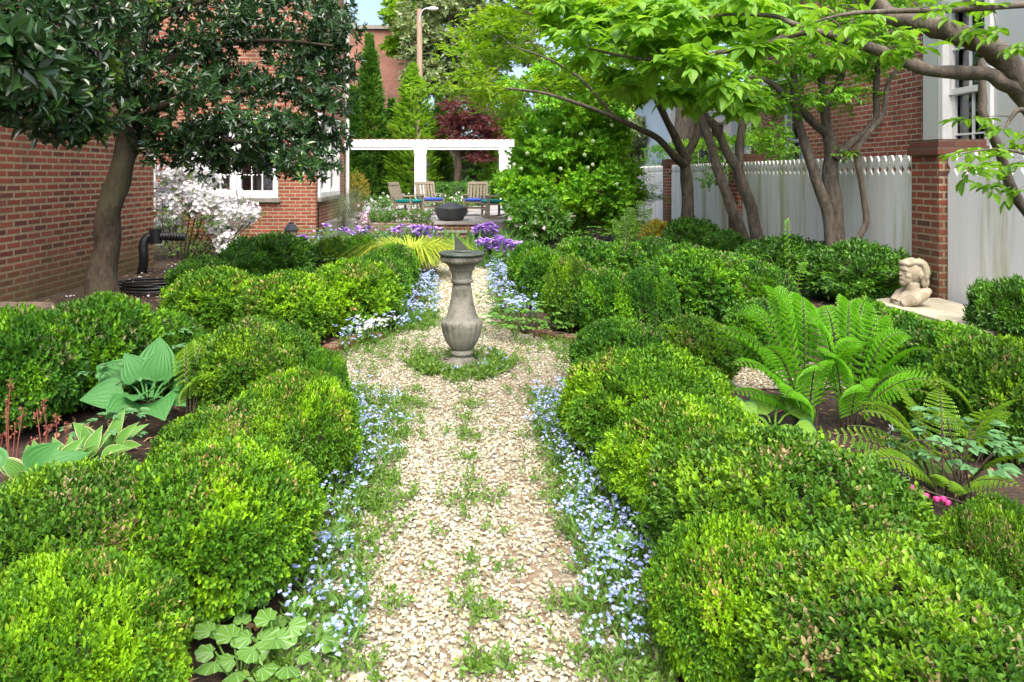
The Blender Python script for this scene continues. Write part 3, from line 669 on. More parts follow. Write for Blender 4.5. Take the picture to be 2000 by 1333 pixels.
# ------------------------------------------------------------------ sundial
o3 = G(902, 718); t = thing('sundial', 'grey stone baluster sundial standing on the gravel circle', 'sundial', o3)
s_ = 1/1250.
prof = [(187, 1192), (190, 1160), (184, 1152), (165, 1143), (137, 1120), (110, 1098), (92, 1080), (78, 1062), (76, 1055), (90, 1050), (95, 1035), (92, 1020), (80, 1010), (84, 1003), (98, 992), (120, 960), (138, 925), (153, 885), (165, 845), (172, 805), (170, 785), (160, 772), (140, 764), (128, 750), (120, 725), (111, 690), (100, 645), (90, 590), (82, 540), (76, 495), (74, 476), (88, 468), (92, 456), (88, 444), (78, 437), (80, 415), (86, 385), (90, 372), (98, 368), (104, 345), (118, 322), (132, 312), (160, 302), (172, 292), (178, 276), (176, 260), (170, 250), (150, 247)]
c3 = np.array([o3[0], o3[1], 0])
P_ = [(r*s_, (1160-y)*s_) for r, y in prof]; base = [p_ for p_ in P_ if p_[1] < .006]
mb = MB(); a8 = [(c3[0]+.158*math.cos(a), c3[1]+.158*math.sin(a), -.02) for a in np.arange(8)*math.pi/4+math.pi/8]
mb.prism(a8, (0, 0, .03)); mb.build('plinth', M['stone'], t)
def gad(a, z):
    w = np.clip((z-.115)/.05, 0, 1)*np.clip((.318-z)/.02, 0, 1)
    lf = np.clip((z-.675)/.01, 0, 1)*np.clip((.735-z)/.01, 0, 1)
    return 1 - .055*w*np.abs(np.cos(a*9))**6 - .035*lf*np.abs(np.cos(a*14+z*30))**2
mb = MB(); dense, _ = smooth_path([(r, z, 0) for r, z in P_[1:]], [0]*(len(P_)-1), 3); mb.lathe([(max(p_[0], .01), p_[1]) for p_ in dense], 120, c3, mod=gad); mb.build('pedestal', M['stone'], t)
mb = MB(); mb.lathe([(.125, .727), (.150, .735), (.152, .745), (.146, .750), (.118, .747), (.114, .752), (.02, .754)], 48, c3); dp = mb.build('dial_plate', M['bronze'], t)
mb = MB(); gx = c3[0]-.035; mb.prism([(gx-.012, c3[1]-.004, .754), (gx+.09, c3[1]-.03, .754), (gx-.012, c3[1]-.004, .865)], (.002, .012, 0)); mb.build('gnomon', M['bronze'], t)
mb = MB(); mb.tube([(c3[0]-.05, c3[1]-.03, .758), (c3[0], c3[1]-.06, .760), (c3[0]+.06, c3[1]-.035, .758)], .008, 6); mb.build('dial_ring', M['bronze'], t)

# ------------------------------------------------------------------ bust, grown as one skin
def remesh(mb, voxel, mat, name, origin, smooth=6, fac=.5):
    o = mb.build('tmp', mat); md = o.modifiers.new('r', 'REMESH'); md.mode = 'VOXEL'; md.voxel_size = voxel; md.use_smooth_shade = True
    sm = o.modifiers.new('s', 'SMOOTH'); sm.iterations = smooth; sm.factor = fac
    dg = bpy.context.evaluated_depsgraph_get(); me = bpy.data.meshes.new_from_object(o.evaluated_get(dg)); old = o.data
    bpy.data.objects.remove(o); bpy.data.meshes.remove(old); me.materials.clear(); me.materials.append(mat)
    me.transform(Matrix.Translation(-Vector(origin))); q = bpy.data.objects.new(name, me); COL.objects.link(q); q.location = origin; q['_o'] = list(origin); return q
Yb = 6.25; k_ = Yb/F; B0 = np.array(W(1783, 595, Yb)); 
bp = lambda px, py, d=0.0: np.array([(px-12-CX)*Yb/F, Yb+d, H-(py-CY)*Yb/F])
mb = MB(); E = lambda px, py, rx, rz, ry, rot=0, d=0: mb.ell(bp(px, py, d), (rx*k_, ry*k_, rz*k_), 18, 12, M=Matrix.Rotation(math.radians(rot), 3, 'Y'))
E(1797, 530, 21, 24, 18); E(1787, 533, 15, 22, 14, 6); E(1781, 545, 11, 14, 12); E(1776, 552, 7, 6.5, 8)            # skull, face, jaw, chin
E(1776, 524, 6, 8, 10, 20); E(1773, 532, 4, 8, 3.6, 22); E(1771, 536, 3.6, 3.2, 4); E(1772, 543.5, 3, 2.0, 6); E(1773, 547.5, 3, 1.8, 5.5); E(1777, 514, 7, 6, 12, -25)   # brow, nose, lips, forehead
for s in (-1, 1): E(1777, 527, 3, 2, 5, 0, s*7*k_); E(1781, 538, 7, 6, 5, 0, s*9*k_); E(1800, 536, 4, 8, 3, 10, s*18*k_)
for s in (-1, 1):
    for (a0, b0_, rx, rz, ry, ro, dd) in ((1790, 512, 15, 6, 7, -22, 9), (1803, 514, 13, 7, 8, 15, 12), (1812, 528, 8, 17, 8, -8, 12), (1808, 528, 6, 20, 5, -4, 19), (1813, 547, 7, 15, 7, -6, 9), (1806, 547, 5, 13, 5, -4, 15)): E(a0, b0_, rx, rz, ry, ro, s*dd*k_)
E(1806, 522, 16, 17, 17); E(1816, 546, 6, 18, 9, -6)
mb.tube([bp(1794, 552), bp(1794, 566), bp(1795, 578)], [14*k_, 14*k_, 19*k_], 16)
for s in (-1, 0, 1): mb.tube([bp(1818, 566, s*13*k_), bp(1802, 572, s*20*k_), bp(1784, 581, s*21*k_), bp(1765, 592, s*14*k_)], [6*k_, 12*k_, 13*k_, 8*k_], 14)
E(1776, 590, 18, 9, 20, -28); E(1786, 592, 12, 7, 13)
bust = remesh(mb, .0036, M['bust'], 'bust', B0, 3); tag(bust, 'pale stone bust of a long-haired head leaning back by brick pier', 'bust')

# ------------------------------------------------------------------ patio furniture
def chair_proto(label):
    t = thing('rocking_chair', label, 'rocking chair', (0, 0, 0), 'wooden rocking chairs round the covered fire pit')
    w = .27                                          # faces -Y
    mb = MB(); mb.box((-w, -.26, .33), (w, .22, .36)); [mb.box((-w, -.26+i*.08, .36), (w, -.20+i*.08, .375)) for i in range(6)]; mb.build('seat', M['teak'], t)
    Rb = Matrix.Translation((0, .22, .33)) @ Matrix.Rotation(math.radians(-17), 4, 'X')
    mb = MB()
    for x in (-w, w-.05): mb.box((x, 0, 0), (x+.05, .04, .56), M=Rb)
    mb.box((-w, -.005, .50), (w, .045, .585), M=Rb, bev=.01); mb.box((-w+.05, 0, .06), (w-.05, .04, .12), M=Rb)
    for i in range(5): x = -w+.05+.012+i*.088; mb.box((x, .008, .12), (x+.06, .028, .50), M=Rb)
    mb.build('backrest', M['teak'], t)
    for s in (-1, 1):
        mb = MB(); x = s*(w+.015); mb.box((x-.04, -.30, .53), (x+.04, .27, .555), bev=.006); mb.build('armrest', M['teak'], t)
        mb = MB(); mb.box((x-.022, -.26, .05), (x+.022, -.21, .53)); mb.build('leg', M['teak'], t)
        mb = MB(); mb.box((x-.022, .18, .06), (x+.022, .23, .34)); mb.build('leg', M['teak'], t)
        mb = MB(); mb.tube([(x, -.42, .075), (x, -.25, .035), (x, 0, .018), (x, .25, .04), (x, .5, .10)], .022, 6); mb.build('rocker', M['teak'], t)
    for y_ in (-.25, .19): mb = MB(); mb.box((-w, y_, .18), (w, y_+.028, .22)); mb.build('stretcher', M['teak'], t)
    return t
PZ = .292
proto = chair_proto('weathered rocking chair with blue cushion left of the pergola post')
def cushion(loc, rz, mat, lab):
    mb = MB(); mb.box((-.235, -.25, 0), (.235, .19, .065), bev=.025); o = mb.build('cushion', M[mat]); o.location = loc; o.rotation_euler = (0, 0, rz)
    tag(o, lab, 'cushion', 'cushions on the rocking chairs')
CH = [(840, 17.0, 25, 'blue', 'weathered rocking chair in front of the white pergola post', 'blue cushion on the chair before the pergola post'),
      (796, 15.8, 68, 'teal', 'rocking chair seen side-on at the left end of its group', 'teal cushion on the side-on chair at left'),
      (930, 16.6, -8, 'blue', 'rocking chair facing the camera right of covered fire pit', 'blue cushion on the chair facing the camera'),
      (966, 15.7, -75, 'teal', 'rocking chair facing left half hidden by snowball bush', 'teal cushion on the chair by the snowball bush')]
for i, (px, Y, rz, mt, lab, cl) in enumerate(CH):
    loc = ((px-CX)*Y/F, Y, PZ)
    if i == 0: proto.location = loc; proto.rotation_euler = (0, 0, math.radians(rz)); proto.scale = (.9, .9, .88)
    else: dup(proto, loc, math.radians(rz), (.9, .9, .88), label=lab)
    if i == 0: proto['label'] = lab
    cushion((loc[0], loc[1], PZ+.334), math.radians(rz), mt, cl)
Yf = 14.9; t = thing('fire_pit', 'round fire pit under a black fabric cover on the patio', 'fire pit', ((881-CX)*Yf/F, Yf, PZ))
mb = MB(); mb.lathe([(.22, 0), (.255, .02), (.31, .12), (.342, .235), (.352, .262), (.335, .272), (.25, .30), (.13, .345), (.05, .372), (.01, .375)], 72, (*t.location[:2], PZ), mod=lambda a, z: 1+.022*np.sin(a*23+z*30)*np.clip((.25-z+PZ*0)/.2, 0, 1)); mb.build('cover', M['cover'], t)
mb = MB(); mb.lathe([(.20, -.02), (.20, .0)], 24, (*t.location[:2], PZ+.022)); mb.build('bowl', M['iron'], t)

def pot(px, py, Y, r, h, mat, name, lab, z0):
    x = (px-CX)*Y/F; t = thing(name, lab, 'planter', (x, Y, z0))
    mb = MB(); mb.lathe([(r*.62, 0), (r*.68, .01), (r*.93, h*.78), (r*1.0, h*.80), (r*1.02, h), (r*.9, h), (r*.86, h*.9), (.01, h*.88)], 28, (x, Y, z0)); mb.build('pot', M[mat], t); return t, x
t, x = pot(696, 400, 18.5, .21, .22, 'terra', 'potted_shrub', 'golden leaved shrub in a terracotta pot by house corner', .286)
mb = MB(); c_ = np.array([x, 18.5, .5])
for i in range(9): d = rvec(1)[0]*np.array([.22, .22, .1])+np.array([0, 0, .55]); mb.tube([c_, c_+d*.5+rvec(1)[0]*.03, c_+d], [.012, .008, .004], 5)
mb.build('branches', M['twig'], t)
mb = MB(); n = 260; d = rvec(n); P_ = c_+np.array([0, 0, .36])+d*np.array([.30, .30, .42])*RNG.random((n, 1))**.4; sprigs(mb, P_, d+np.array([0, 0, .8]), 7, .09, .05, .022, KITE); mb.build('foliage', M['gold'], t)

def lantern(px, py, Y, lab):
    x = (px-CX)*Y/F; zt = H-(py-CY)*Y/F; t = thing('path_lantern', lab, 'lantern', (x, Y, 0), 'black path lanterns in the flower bed')
    w = .075; k = 4; c_ = (x, Y, 0)
    def sq(prof, name, mt):
        mb = MB(); mb.lathe(prof, 4, c_, smooth=False); mb.build(name, M[mt], t)
    sq([(.02, 0), (.02, zt-.33)], 'post', 'iron'); sq([(w, zt-.335), (w*1.05, zt-.32), (w*1.1, zt-.30)], 'base', 'iron')
    sq([(w*.85, zt-.30), (w*1.15, zt-.14)], 'glass', 'lampg'); sq([(w*1.65, zt-.14), (w*1.65, zt-.125), (w*.95, zt-.045), (w*.6, zt-.03), (w*.6, zt-.005), (.01, zt)], 'hood', 'iron')
    for a in np.arange(4)*math.pi/2: 
        mb = MB(); mb.tube([(x+w*.93*math.cos(a), Y+w*.93*math.sin(a), zt-.30), (x+w*1.22*math.cos(a), Y+w*1.22*math.sin(a), zt-.14)], .008, 5); mb.build('bar', M['iron'], t)
lantern(569, 434, 11.6, 'black path lantern in front of the brick house corner'); lantern(712, 445, 11.9, 'black path lantern half buried among irises')

t = thing('birdbath', 'grey stone birdbath under the snowball bush', 'birdbath', (*W(1092, 0, 11.9)[:2], 0))
mb = MB(); mb.lathe([(.17, 0), (.17, .04), (.10, .07), (.075, .16), (.07, .42), (.09, .47), (.12, .49)], 24, t.location); mb.build('pedestal', M['stone'], t)
mb = MB(); mb.lathe([(.10, .49), (.20, .505), (.27, .54), (.285, .56), (.275, .565), (.2, .535), (.01, .52)], 32, t.location); mb.build('bowl', M['stone'], t)
# stone trough with flowers beside the steps
t = thing('stone_trough', 'brown stone trough planted with low flowers beside the steps', 'trough', (-1.3, 14.2, 0))
mb = MB(); mb.box((-1.95, 13.95, 0), (-.72, 14.4, .30), bev=.02); mb.build('trough', M['trough'], t)
mb = MB(); n = 420; P_ = np.stack([RNG.uniform(-1.95, -.75, n), RNG.uniform(13.95, 14.4, n), RNG.uniform(.28, .48, n)], -1); sprigs(mb, P_, rvec(n)+[0, -.3, 1], 6, .08, .05, .025, KITE); mb.build('foliage', M['herb'], t)
mb = MB(); n = 60; P_ = np.stack([RNG.uniform(-1.5, -.75, n), RNG.uniform(13.9, 14.2, n), RNG.uniform(.32, .48, n)], -1); sprigs(mb, P_, rvec(n)+[0, -.3, 1], 5, .02, .03, .025, KITE, mode='whorl'); mb.build('blossoms', M['pink'], t)

# utility pole
t = thing('utility_pole', 'wooden utility pole with lamp arm before the pale tree', 'utility pole', W(819, 340, 30)*[1, 1, 0])
x = t.location[0]; mb = MB(); mb.tube([(x+.04, 30, 0), (x, 30, 8.2)], [.15, .11], 12); mb.build('pole', M['pole'], t)
mb = MB(); P_, R_ = smooth_path([(x, 29.95, 7.2), (x+.05, 29.9, 7.9), (x+.2, 29.85, 8.15), (x+.42, 29.8, 8.2)], [.03]*4); mb.tube(P_, R_, 8); mb.build('lamp_arm', M['steel'], t)
mb = MB(); mb.ell((x+.58, 29.8, 8.17), (.24, .12, .09)); mb.build('lamp_head', M['white'], t)
# ------------------------------------------------------------------ clipped mounds
def mound(seed, r, h, ns, nl, L, Wd, sl, t, mat, lump=.09, power=2.5, core='core'):
    rng = np.random.default_rng(seed); D = unit(rng.normal(size=(int(ns*1.6), 3))); D = D[D[:, 2] > -.72][:ns]
    s = sup(D, power)[:, None]; hh = h/2
    k = 1+lump*nz(D*2.6, seed)[:, None]+.06*nz(D*6, seed+3)[:, None]
    pit = np.clip(nz(D*8.5, seed+5)-.38, 0, 1)[:, None]*.30; stray = np.where(rng.random((len(D), 1)) < .035, rng.uniform(.02, .09, (len(D), 1)), 0)
    P = D*s*np.array([r, r, hh])*(k-pit+stray)*(1-.10*rng.random((len(D), 1))**2)+[0, 0, hh]
    Nn = unit(D*np.array([1/r, 1/r, 1/hh])*r); A = unit(Nn+.42*rvec(len(D), rng)+[0, 0, .35])
    mb = MB(); sprigs(mb, P-A*sl*.55, A, nl, sl*rng.uniform(.8, 1.25, len(D)), L, Wd, t, rng=rng, spread=1.05)
    root = thing('shrub', None, None); mb.build('foliage', M[mat], root)
    mb = MB(); mb.ell((0, 0, hh*.93), (r*.84, r*.84, hh*.86), 26, 16, lump=lump, seed=seed, power=power)
    for i in range(7):
        a = i*.9+seed; mb.tube([(.10*r*math.cos(a), .10*r*math.sin(a), -.02), (.5*r*math.cos(a), .5*r*math.sin(a), hh*.7)], [.014, .008], 5)
    mb.build('branches', M[core], root)
    root['_rh'] = [r, h]; return root
NEAR = [mound(11, .36, .38, 6600, 9, .0158, .0096, .042, OVAL, 'box', lump=.07, power=2.05), mound(12, .36, .38, 6600, 9, .0162, .0094, .044, OVAL, 'box', lump=.08, power=2.0), mound(13, .36, .38, 6600, 9, .0155, .010, .041, OVAL, 'box', lump=.07, power=2.15)]
MID = [mound(21, .36, .46, 2900, 9, .026, .016, .05, KITE, 'box', lump=.05, power=2.05), mound(22, .36, .46, 2900, 9, .026, .015, .052, KITE, 'box', lump=.06, power=2.1), mound(23, .36, .46, 2700, 9, .027, .016, .05, KITE, 'box', power=2.2, lump=.05)]
FAR = [mound(31, .36, .48, 1700, 8, .036, .022, .06, KITE, 'box', lump=.05, power=2.05), mound(32, .36, .48, 1700, 8, .036, .022, .06, KITE, 'box', lump=.06, power=2.1)]
DARK = [mound(41, .45, .5, 1500, 9, .050, .020, .085, KITE, 'boxd', lump=.14), mound(42, .45, .5, 1500, 9, .050, .020, .085, KITE, 'boxd', lump=.17, power=2.2)]
GOLD = [mound(51, .3, .5, 900, 8, .045, .025, .07, KITE, 'gold', lump=.12)]
LIME = [mound(52, .2, .35, 500, 8, .045, .018, .07, KITE, 'lime', lump=.15)]
used = set()
def place_mound(kind, i, cx, top, hw, Y, label, cat, name, group, tint=(1, 1, 1), k=1.0, ry=1.0):
    src = kind[i % len(kind)]; r0, h0 = src['_rh']; r = hw*Y/F; mm = (top-CY)/F; A = H-mm*Y; h = max(.18, (A-mm*mm*r*r/max(A, .1))*.97*k)
    r *= .99
    x = (cx-CX)*Y/F; rz = random.uniform(0, 6.28); sc_ = (r/r0, ry*r/r0, h/h0)
    if id(src) not in used:
        used.add(id(src)); o = src; o.location = (x, Y, 0); o.rotation_euler = (0, 0, rz); o.scale = sc_
        for c in o.children: c.color = (*tint, 1)
        o.color = (*tint, 1); tag(o, label, cat, group); o.name = name
    else: o = dup(src, (x, Y, 0), rz, sc_, label, group, (*tint, 1)); o['category'] = cat; o.name = name
    return o
BG = 'clipped boxwood mounds edging the gravel path'
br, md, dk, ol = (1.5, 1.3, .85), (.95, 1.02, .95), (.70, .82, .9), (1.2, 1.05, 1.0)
BOX = [
 (NEAR, 0, 135, 1085, 215, 1.70, br, 'boxwood mound cut off by the bottom left corner'),
 (NEAR, 1, 140, 905, 215, 2.15, ol, 'broad flat brown-flecked boxwood mound at left edge below the variegated hosta'),
 (NEAR, 2, 410, 866, 200, 2.30, br, 'large bright boxwood mound at left, overhanging the round veined leaves'),
 (NEAR, 0, 452, 793, 150, 2.80, ol, 'brown-topped boxwood mound in front of the left fern frond'),
 (NEAR, 1, 575, 728, 122, 3.10, br, 'bright yellow-green boxwood mound left of path, beside pale blue flowers'),
 (NEAR, 2, 500, 630, 130, 4.00, ol, 'dry-topped rounded boxwood mound left of path, level with the sundial base'),
 (MID, 0, 632, 688, 48, 3.75, md, 'small boxwood mound touching the gravel left of the sundial base'),
 (MID, 1, 318, 614, 78, 4.35, md, 'small boxwood mound right behind the big left hosta'),
 (MID, 2, 195, 584, 115, 4.15, md, 'wide boxwood mound in front of the leaning dark trunk'),
 (MID, 0, 35, 607, 112, 3.65, md, 'tall boxwood mound at left edge below the flat stone cap'),
 (MID, 1, 425, 527, 98, 5.75, br, 'green boxwood mound in front of the white azalea stems'),
 (MID, 2, 560, 536, 92, 5.55, br, 'rounded green boxwood mound left of path, second from the white forget-me-nots'),
 (MID, 0, 690, 511, 90, 6.05, br, 'rounded green boxwood mound directly behind the white forget-me-nots'),
 (MID, 1, 737, 499, 62, 6.80, md, 'boxwood mound squeezed between its rounded neighbours left of sundial'),
 (MID, 2, 768, 481, 48, 7.60, md, 'narrow boxwood mound in front of the yellow grass'),
 (FAR, 0, 604, 527, 44, 6.50, dk, 'low dark boxwood mound between two larger green ones left of path'),
 (FAR, 1, 650, 467, 36, 9.00, (.85, .75, .8), 'small olive boxwood ball right of the lime shrub'),
 (FAR, 0, 705, 462, 34, 9.00, md, 'small green boxwood ball below the half buried lantern'),
 (MID, 0, 1212, 627, 92, 4.35, md, 'boxwood mound at the gravel circle right of the sundial base'),
 (MID, 1, 1352, 622, 84, 4.40, ol, 'brownish boxwood mound between gravel circle and the big fern'),
 (NEAR, 0, 1262, 686, 160, 3.35, br, 'bright boxwood mound at the gravel circle, nearest the sundial on the right'),
 (NEAR, 1, 1355, 778, 165, 2.75, br, 'bright boxwood mound overhanging blue flowers, left of the right-hand hosta'),
 (NEAR, 2, 1525, 846, 245, 2.30, ol, 'large boxwood mound with a bleached dry patch at right'),
 (NEAR, 1, 1745, 1042, 300, 1.72, ol, 'biggest boxwood mound filling the bottom right of the frame'),
 (NEAR, 2, 1440, 1015, 165, 1.92, br, 'boxwood mound overhanging the lower right blue flowers'),
 (NEAR, 0, 1965, 982, 118, 2.05, ol, 'boxwood mound at right edge below the bleeding heart leaves'),
 (MID, 2, 1117, 507, 52, 6.00, ol, 'brown-tinged boxwood mound behind the lobed leaves right of sundial'),
 (MID, 0, 1187, 528, 64, 5.75, md, 'boxwood mound behind mossy brick edging, nearest the path end of its row'),
 (MID, 1, 1264, 525, 58, 5.70, dk, 'darker boxwood mound second along the row behind mossy edging'),
 (MID, 2, 1372, 493, 92, 6.40, md, 'wide tall green boxwood mound left of the big fern tips'),
 (MID, 0, 1475, 514, 70, 6.30, dk, 'dark boxwood mound touching the tallest fern tip'),
 (FAR, 0, 1062, 488, 48, 7.00, md, 'boxwood mound beside the far blue flowers right of sundial shaft'),
 (FAR, 1, 1036, 477, 42, 7.90, dk, 'farthest path-side boxwood mound just right of the purple irises'),
 (FAR, 0, 1140, 468, 58, 8.20, dk, 'dark boxwood mound just below the birdbath'),
 (FAR, 1, 1218, 474, 42, 8.40, md, 'small boxwood mound among the thin distant ferns'),
 (FAR, 0, 1278, 467, 46, 8.60, dk, 'boxwood mound in front of the golden shrub'),
 (FAR, 1, 1333, 482, 52, 7.60, md, 'boxwood mound in front of the broad dark shrub by single trunk'),
 (FAR, 0, 1425, 497, 62, 7.50, md, 'boxwood mound below the base of the leaning twin trunks'),
 (MID, 1, 1688, 588, 62, 4.95, md, 'low boxwood mound directly below the stone ledge'),
 (MID, 2, 1745, 610, 88, 4.45, md, 'boxwood mound right of the big fern, below the ledge'),
 (MID, 0, 1850, 634, 108, 4.05, md, 'broad boxwood mound in the back row, between fern and right edge'),
 (MID, 1, 1855, 712, 90, 3.65, md, 'boxwood mound bordering bare mulch above the low right fern'),
 (MID, 2, 1955, 668, 110, 3.35, ol, 'tall boxwood mound at the right edge above the low fern'),
 (MID, 0, 1495, 588, 78, 4.95, dk, 'shaded boxwood mound standing behind the big fern'),
]
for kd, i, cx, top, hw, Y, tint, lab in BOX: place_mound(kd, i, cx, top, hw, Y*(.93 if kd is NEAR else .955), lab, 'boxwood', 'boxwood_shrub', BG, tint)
DG = 'dark broadleaf evergreens along fence and house'
for cx, top, hw, Y, lab, ry in [
 (530, 463, 80, 8.5, 'dark glossy shrub below the brick house lantern', 1), (470, 490, 55, 8.0, 'dark glossy shrub under the white azalea', 1), (395, 508, 55, 7.3, 'low dark shrub at foot of the azalea stems', 1),
 (1675, 482, 100, 7.1, 'broad dark evergreen shrub between trunk cluster and bust', 1), (1535, 470, 85, 8.3, 'dark evergreen shrub between twin trunks and trunk cluster', 1), (1418, 455, 40, 10, 'dark evergreen shrub left of the leaning twin trunks', 1),
 (1352, 432, 52, 11, 'dark evergreen shrub at the foot of the grey single trunk', 1), (1978, 553, 68, 5.3, 'dark evergreen shrub at right edge against white fence', 1)]:
    place_mound(DARK, int(cx) % 2, cx, top, hw, Y, lab, 'evergreen shrub', 'evergreen_shrub', DG, (1, 1, 1), 1.0, ry)
place_mound(GOLD, 0, 1282, 433, 28, 11.4, 'orange and gold leaved shrub below the far brick pier', 'golden shrub', 'golden_shrub', None)
place_mound(LIME, 0, 603, 484, 20, 9.4, 'lime yellow shrub beside the dark glossy shrub', 'lime shrub', 'lime_shrub', None)

# ------------------------------------------------------------------ trees
def inpoly(p, poly):
    x, y = p; c = False; n = len(poly)
    for i in range(n):
        (a, b_), (d, e) = poly[i], poly[(i+1) % n]
        if (b_ > y) != (e > y) and x < (d-a)*(y-b_)/(e-b_)+a: c = not c
    return c
def samp(poly, n):
    xs = [p_[0] for p_ in poly]; ys = [p_[1] for p_ in poly]; out = []
    while len(out) < n:
        p_ = (RNG.uniform(min(xs), max(xs)), RNG.uniform(min(ys), max(ys)))
        if inpoly(p_, poly) and all((p_[0]-q[0])**2+(p_[1]-q[1])**2 > ((max(xs)-min(xs))*(max(ys)-min(ys))/n)*.30 for q in out[-40:]) or RNG.random() < .02 and inpoly(p_, poly): out.append(p_)
    return out
class Tree:
    def __init__(s, name, label, base, bark, group=None, cat='tree'):
        s.t = thing(name, label, cat, base, group); s.b = MB(); s.c = MB(); s.pts = []; s.bark = bark
    def limb(s, pts, rad, k=5, n=10, wob=.06):
        P, R = smooth_path(pts, rad, k); P = P + .35*R[:, None]*np.stack([nz(P*2.5, 1), nz(P*2.5, 2), 0*R], -1); s.b.tube(P, R, n, wob=wob); s.pts += [(p_, r) for p_, r in zip(P, R)]
    def reach(s, c, r0=.02, sag=.1):                 # a branch from the nearest limb to a clump
        A = np.array([p_ for p_, _ in s.pts]); d = np.linalg.norm((A-c)*[1, 1, 1.3], axis=1)+.25*np.maximum(A[:, 2]-c[2], 0); i = int(d.argmin()); a, ra = s.pts[i]; L = np.linalg.norm(c-a)
        if L < .05: return
        m1 = a+(c-a)*.4+np.array([0, 0, sag*L])+rvec(1)[0]*.08*L; r1 = min(ra*.6, r0*(.5+L*.5))
        P, R = smooth_path([a, m1, c], [r1, r1*.6, r1*.25], 5); s.b.tube(P, R, 5, caps=False); s.pts += [(p_, r) for p_, r in zip(P[3:], R[3:])]
    def clump(s, c, rad, ns, nl, sl, L, Wd, t=KITE, mode='flat', spread=.9, droop=.15, branch=True, r0=.02, up=.0, shell=.5, lv=.3):
        c = np.asarray(c, float); rad = np.asarray(rad, float)
        if branch: s.reach(c, r0)
        D = rvec(ns); P = c+D*rad*RNG.random((ns, 1))**shell
        A = unit(D*[1, 1, .45]+.5*rvec(ns)+[0, 0, up]); sprigs(s.c, P-A*sl*.5, A, nl, sl, L, Wd, t, mode=mode, spread=spread, droop=droop, lv=lv)
        return P
    def done(s, leaf, trunk='trunk', crown='crown'):
        s.b.build(trunk, M[s.bark], s.t); s.c.build(crown, M[leaf], s.t); return s.t

# left evergreen leaning against the wall
T = Tree('evergreen_tree', 'leaning dark evergreen tree with glossy leaves beside brick wall', (*G(212, 590)[:2], 0), 'barkm')
Y = 7.0; T.limb([W(208, 598, Y), W(196, 540, Y), W(200, 470, Y), W(222, 395, Y-.02), W(238, 320, Y), W(250, 230, Y), W(262, 130, Y), W(280, 20, Y), W(295, -120, Y)], [.20, .135, .12, .115, .108, .10, .09, .08, .06], 6, 14)
T.limb([W(208, 575, Y), W(228, 592, Y-.12), W(255, 606, Y-.3)], [.11, .07, .03]); T.limb([W(200, 580, Y), W(180, 600, Y-.1), W(160, 612, Y-.2)], [.11, .06, .03])
for pts in ([(250, 250), (330, 200), (430, 180), (560, 190), (650, 215)], [(262, 150), (380, 100), (520, 80), (650, 90)], [(245, 290), (330, 280), (430, 275), (540, 285), (610, 310)], [(275, 50), (400, 0), (560, -30)]):
    yy = Y+RNG.uniform(-.4, .4, len(pts)); yy[0] = Y; T.limb([W(*p_, q) for p_, q in zip(pts, yy)], np.linspace(.045, .010, len(pts)), 5, 7)
for px, py in [(300, 30), (380, 10), (470, -5), (560, 0), (640, 20), (300, 110), (375, 90), (450, 75), (540, 80), (620, 85), (655, 130), (320, 190), (390, 180), (455, 160), (520, 165), (590, 165), (645, 205), (300, 255), (370, 260), (440, 255), (505, 240), (570, 250), (625, 270), (410, 308), (480, 308), (545, 305), (600, 318), (335, 290), (230, 60), (245, 130), (655, 60), (500, 40), (420, 130), (580, 120), (250, 190), (222, 150)]:
    T.clump(W(px+RNG.uniform(-10, 10), py, Y+RNG.uniform(-.75, .6)), (.30, .34, .20), 78, 7, .075, .072, .027, OVAL, mode='whorl', spread=1.0, r0=.018, up=.25)
T.done('mag')
T = Tree('evergreen_tree', 'glossy dark evergreen branches reaching in at the top left edge', (-3.55, 3.9, 0), 'barkd')
T.limb([(-3.55, 3.9, -.02), (-3.5, 4.0, .9), (-3.45, 4.1, 1.8), (-3.4, 4.2, 2.7)], [.13, .10, .08, .05])
for z_, px, py, yy in ((1.3, 60, 210, 4.3), (1.6, 120, 150, 4.5), (1.9, 160, 80, 4.6), (2.1, 60, 40, 4.0)): T.limb([(-3.48, 4.0, z_), W(px-120, py+5, yy), W(px, py, yy)], [.035, .025, .012])
for px, py, yy in [(20, 20, 4.2), (100, 20, 4.5), (180, 20, 4.9), (60, 80, 4.2), (140, 80, 4.6), (200, 90, 5.0), (30, 140, 4.0), (110, 145, 4.4), (180, 150, 4.8), (60, 190, 4.2), (130, 205, 4.5), (180, 225, 4.8), (90, 235, 4.5), (20, 205, 4.0), (150, 250, 4.8), (60, 130, 3.6), (-20, 60, 3.8), (220, 40, 5.2)]:
    T.clump(W(px, py, yy), (.18, .22, .11), 30, 7, .08, .085, .030, OVAL, mode='whorl', spread=1.0, up=.25)
for px, py in ((20, 95), (45, 125), (10, 125), (-5, 80), (40, 90)): T.clump(W(px, py, 2.75), (.07, .1, .05), 5, 7, .07, .11, .038, OVAL, mode='whorl', up=.3)
T.done('mag')

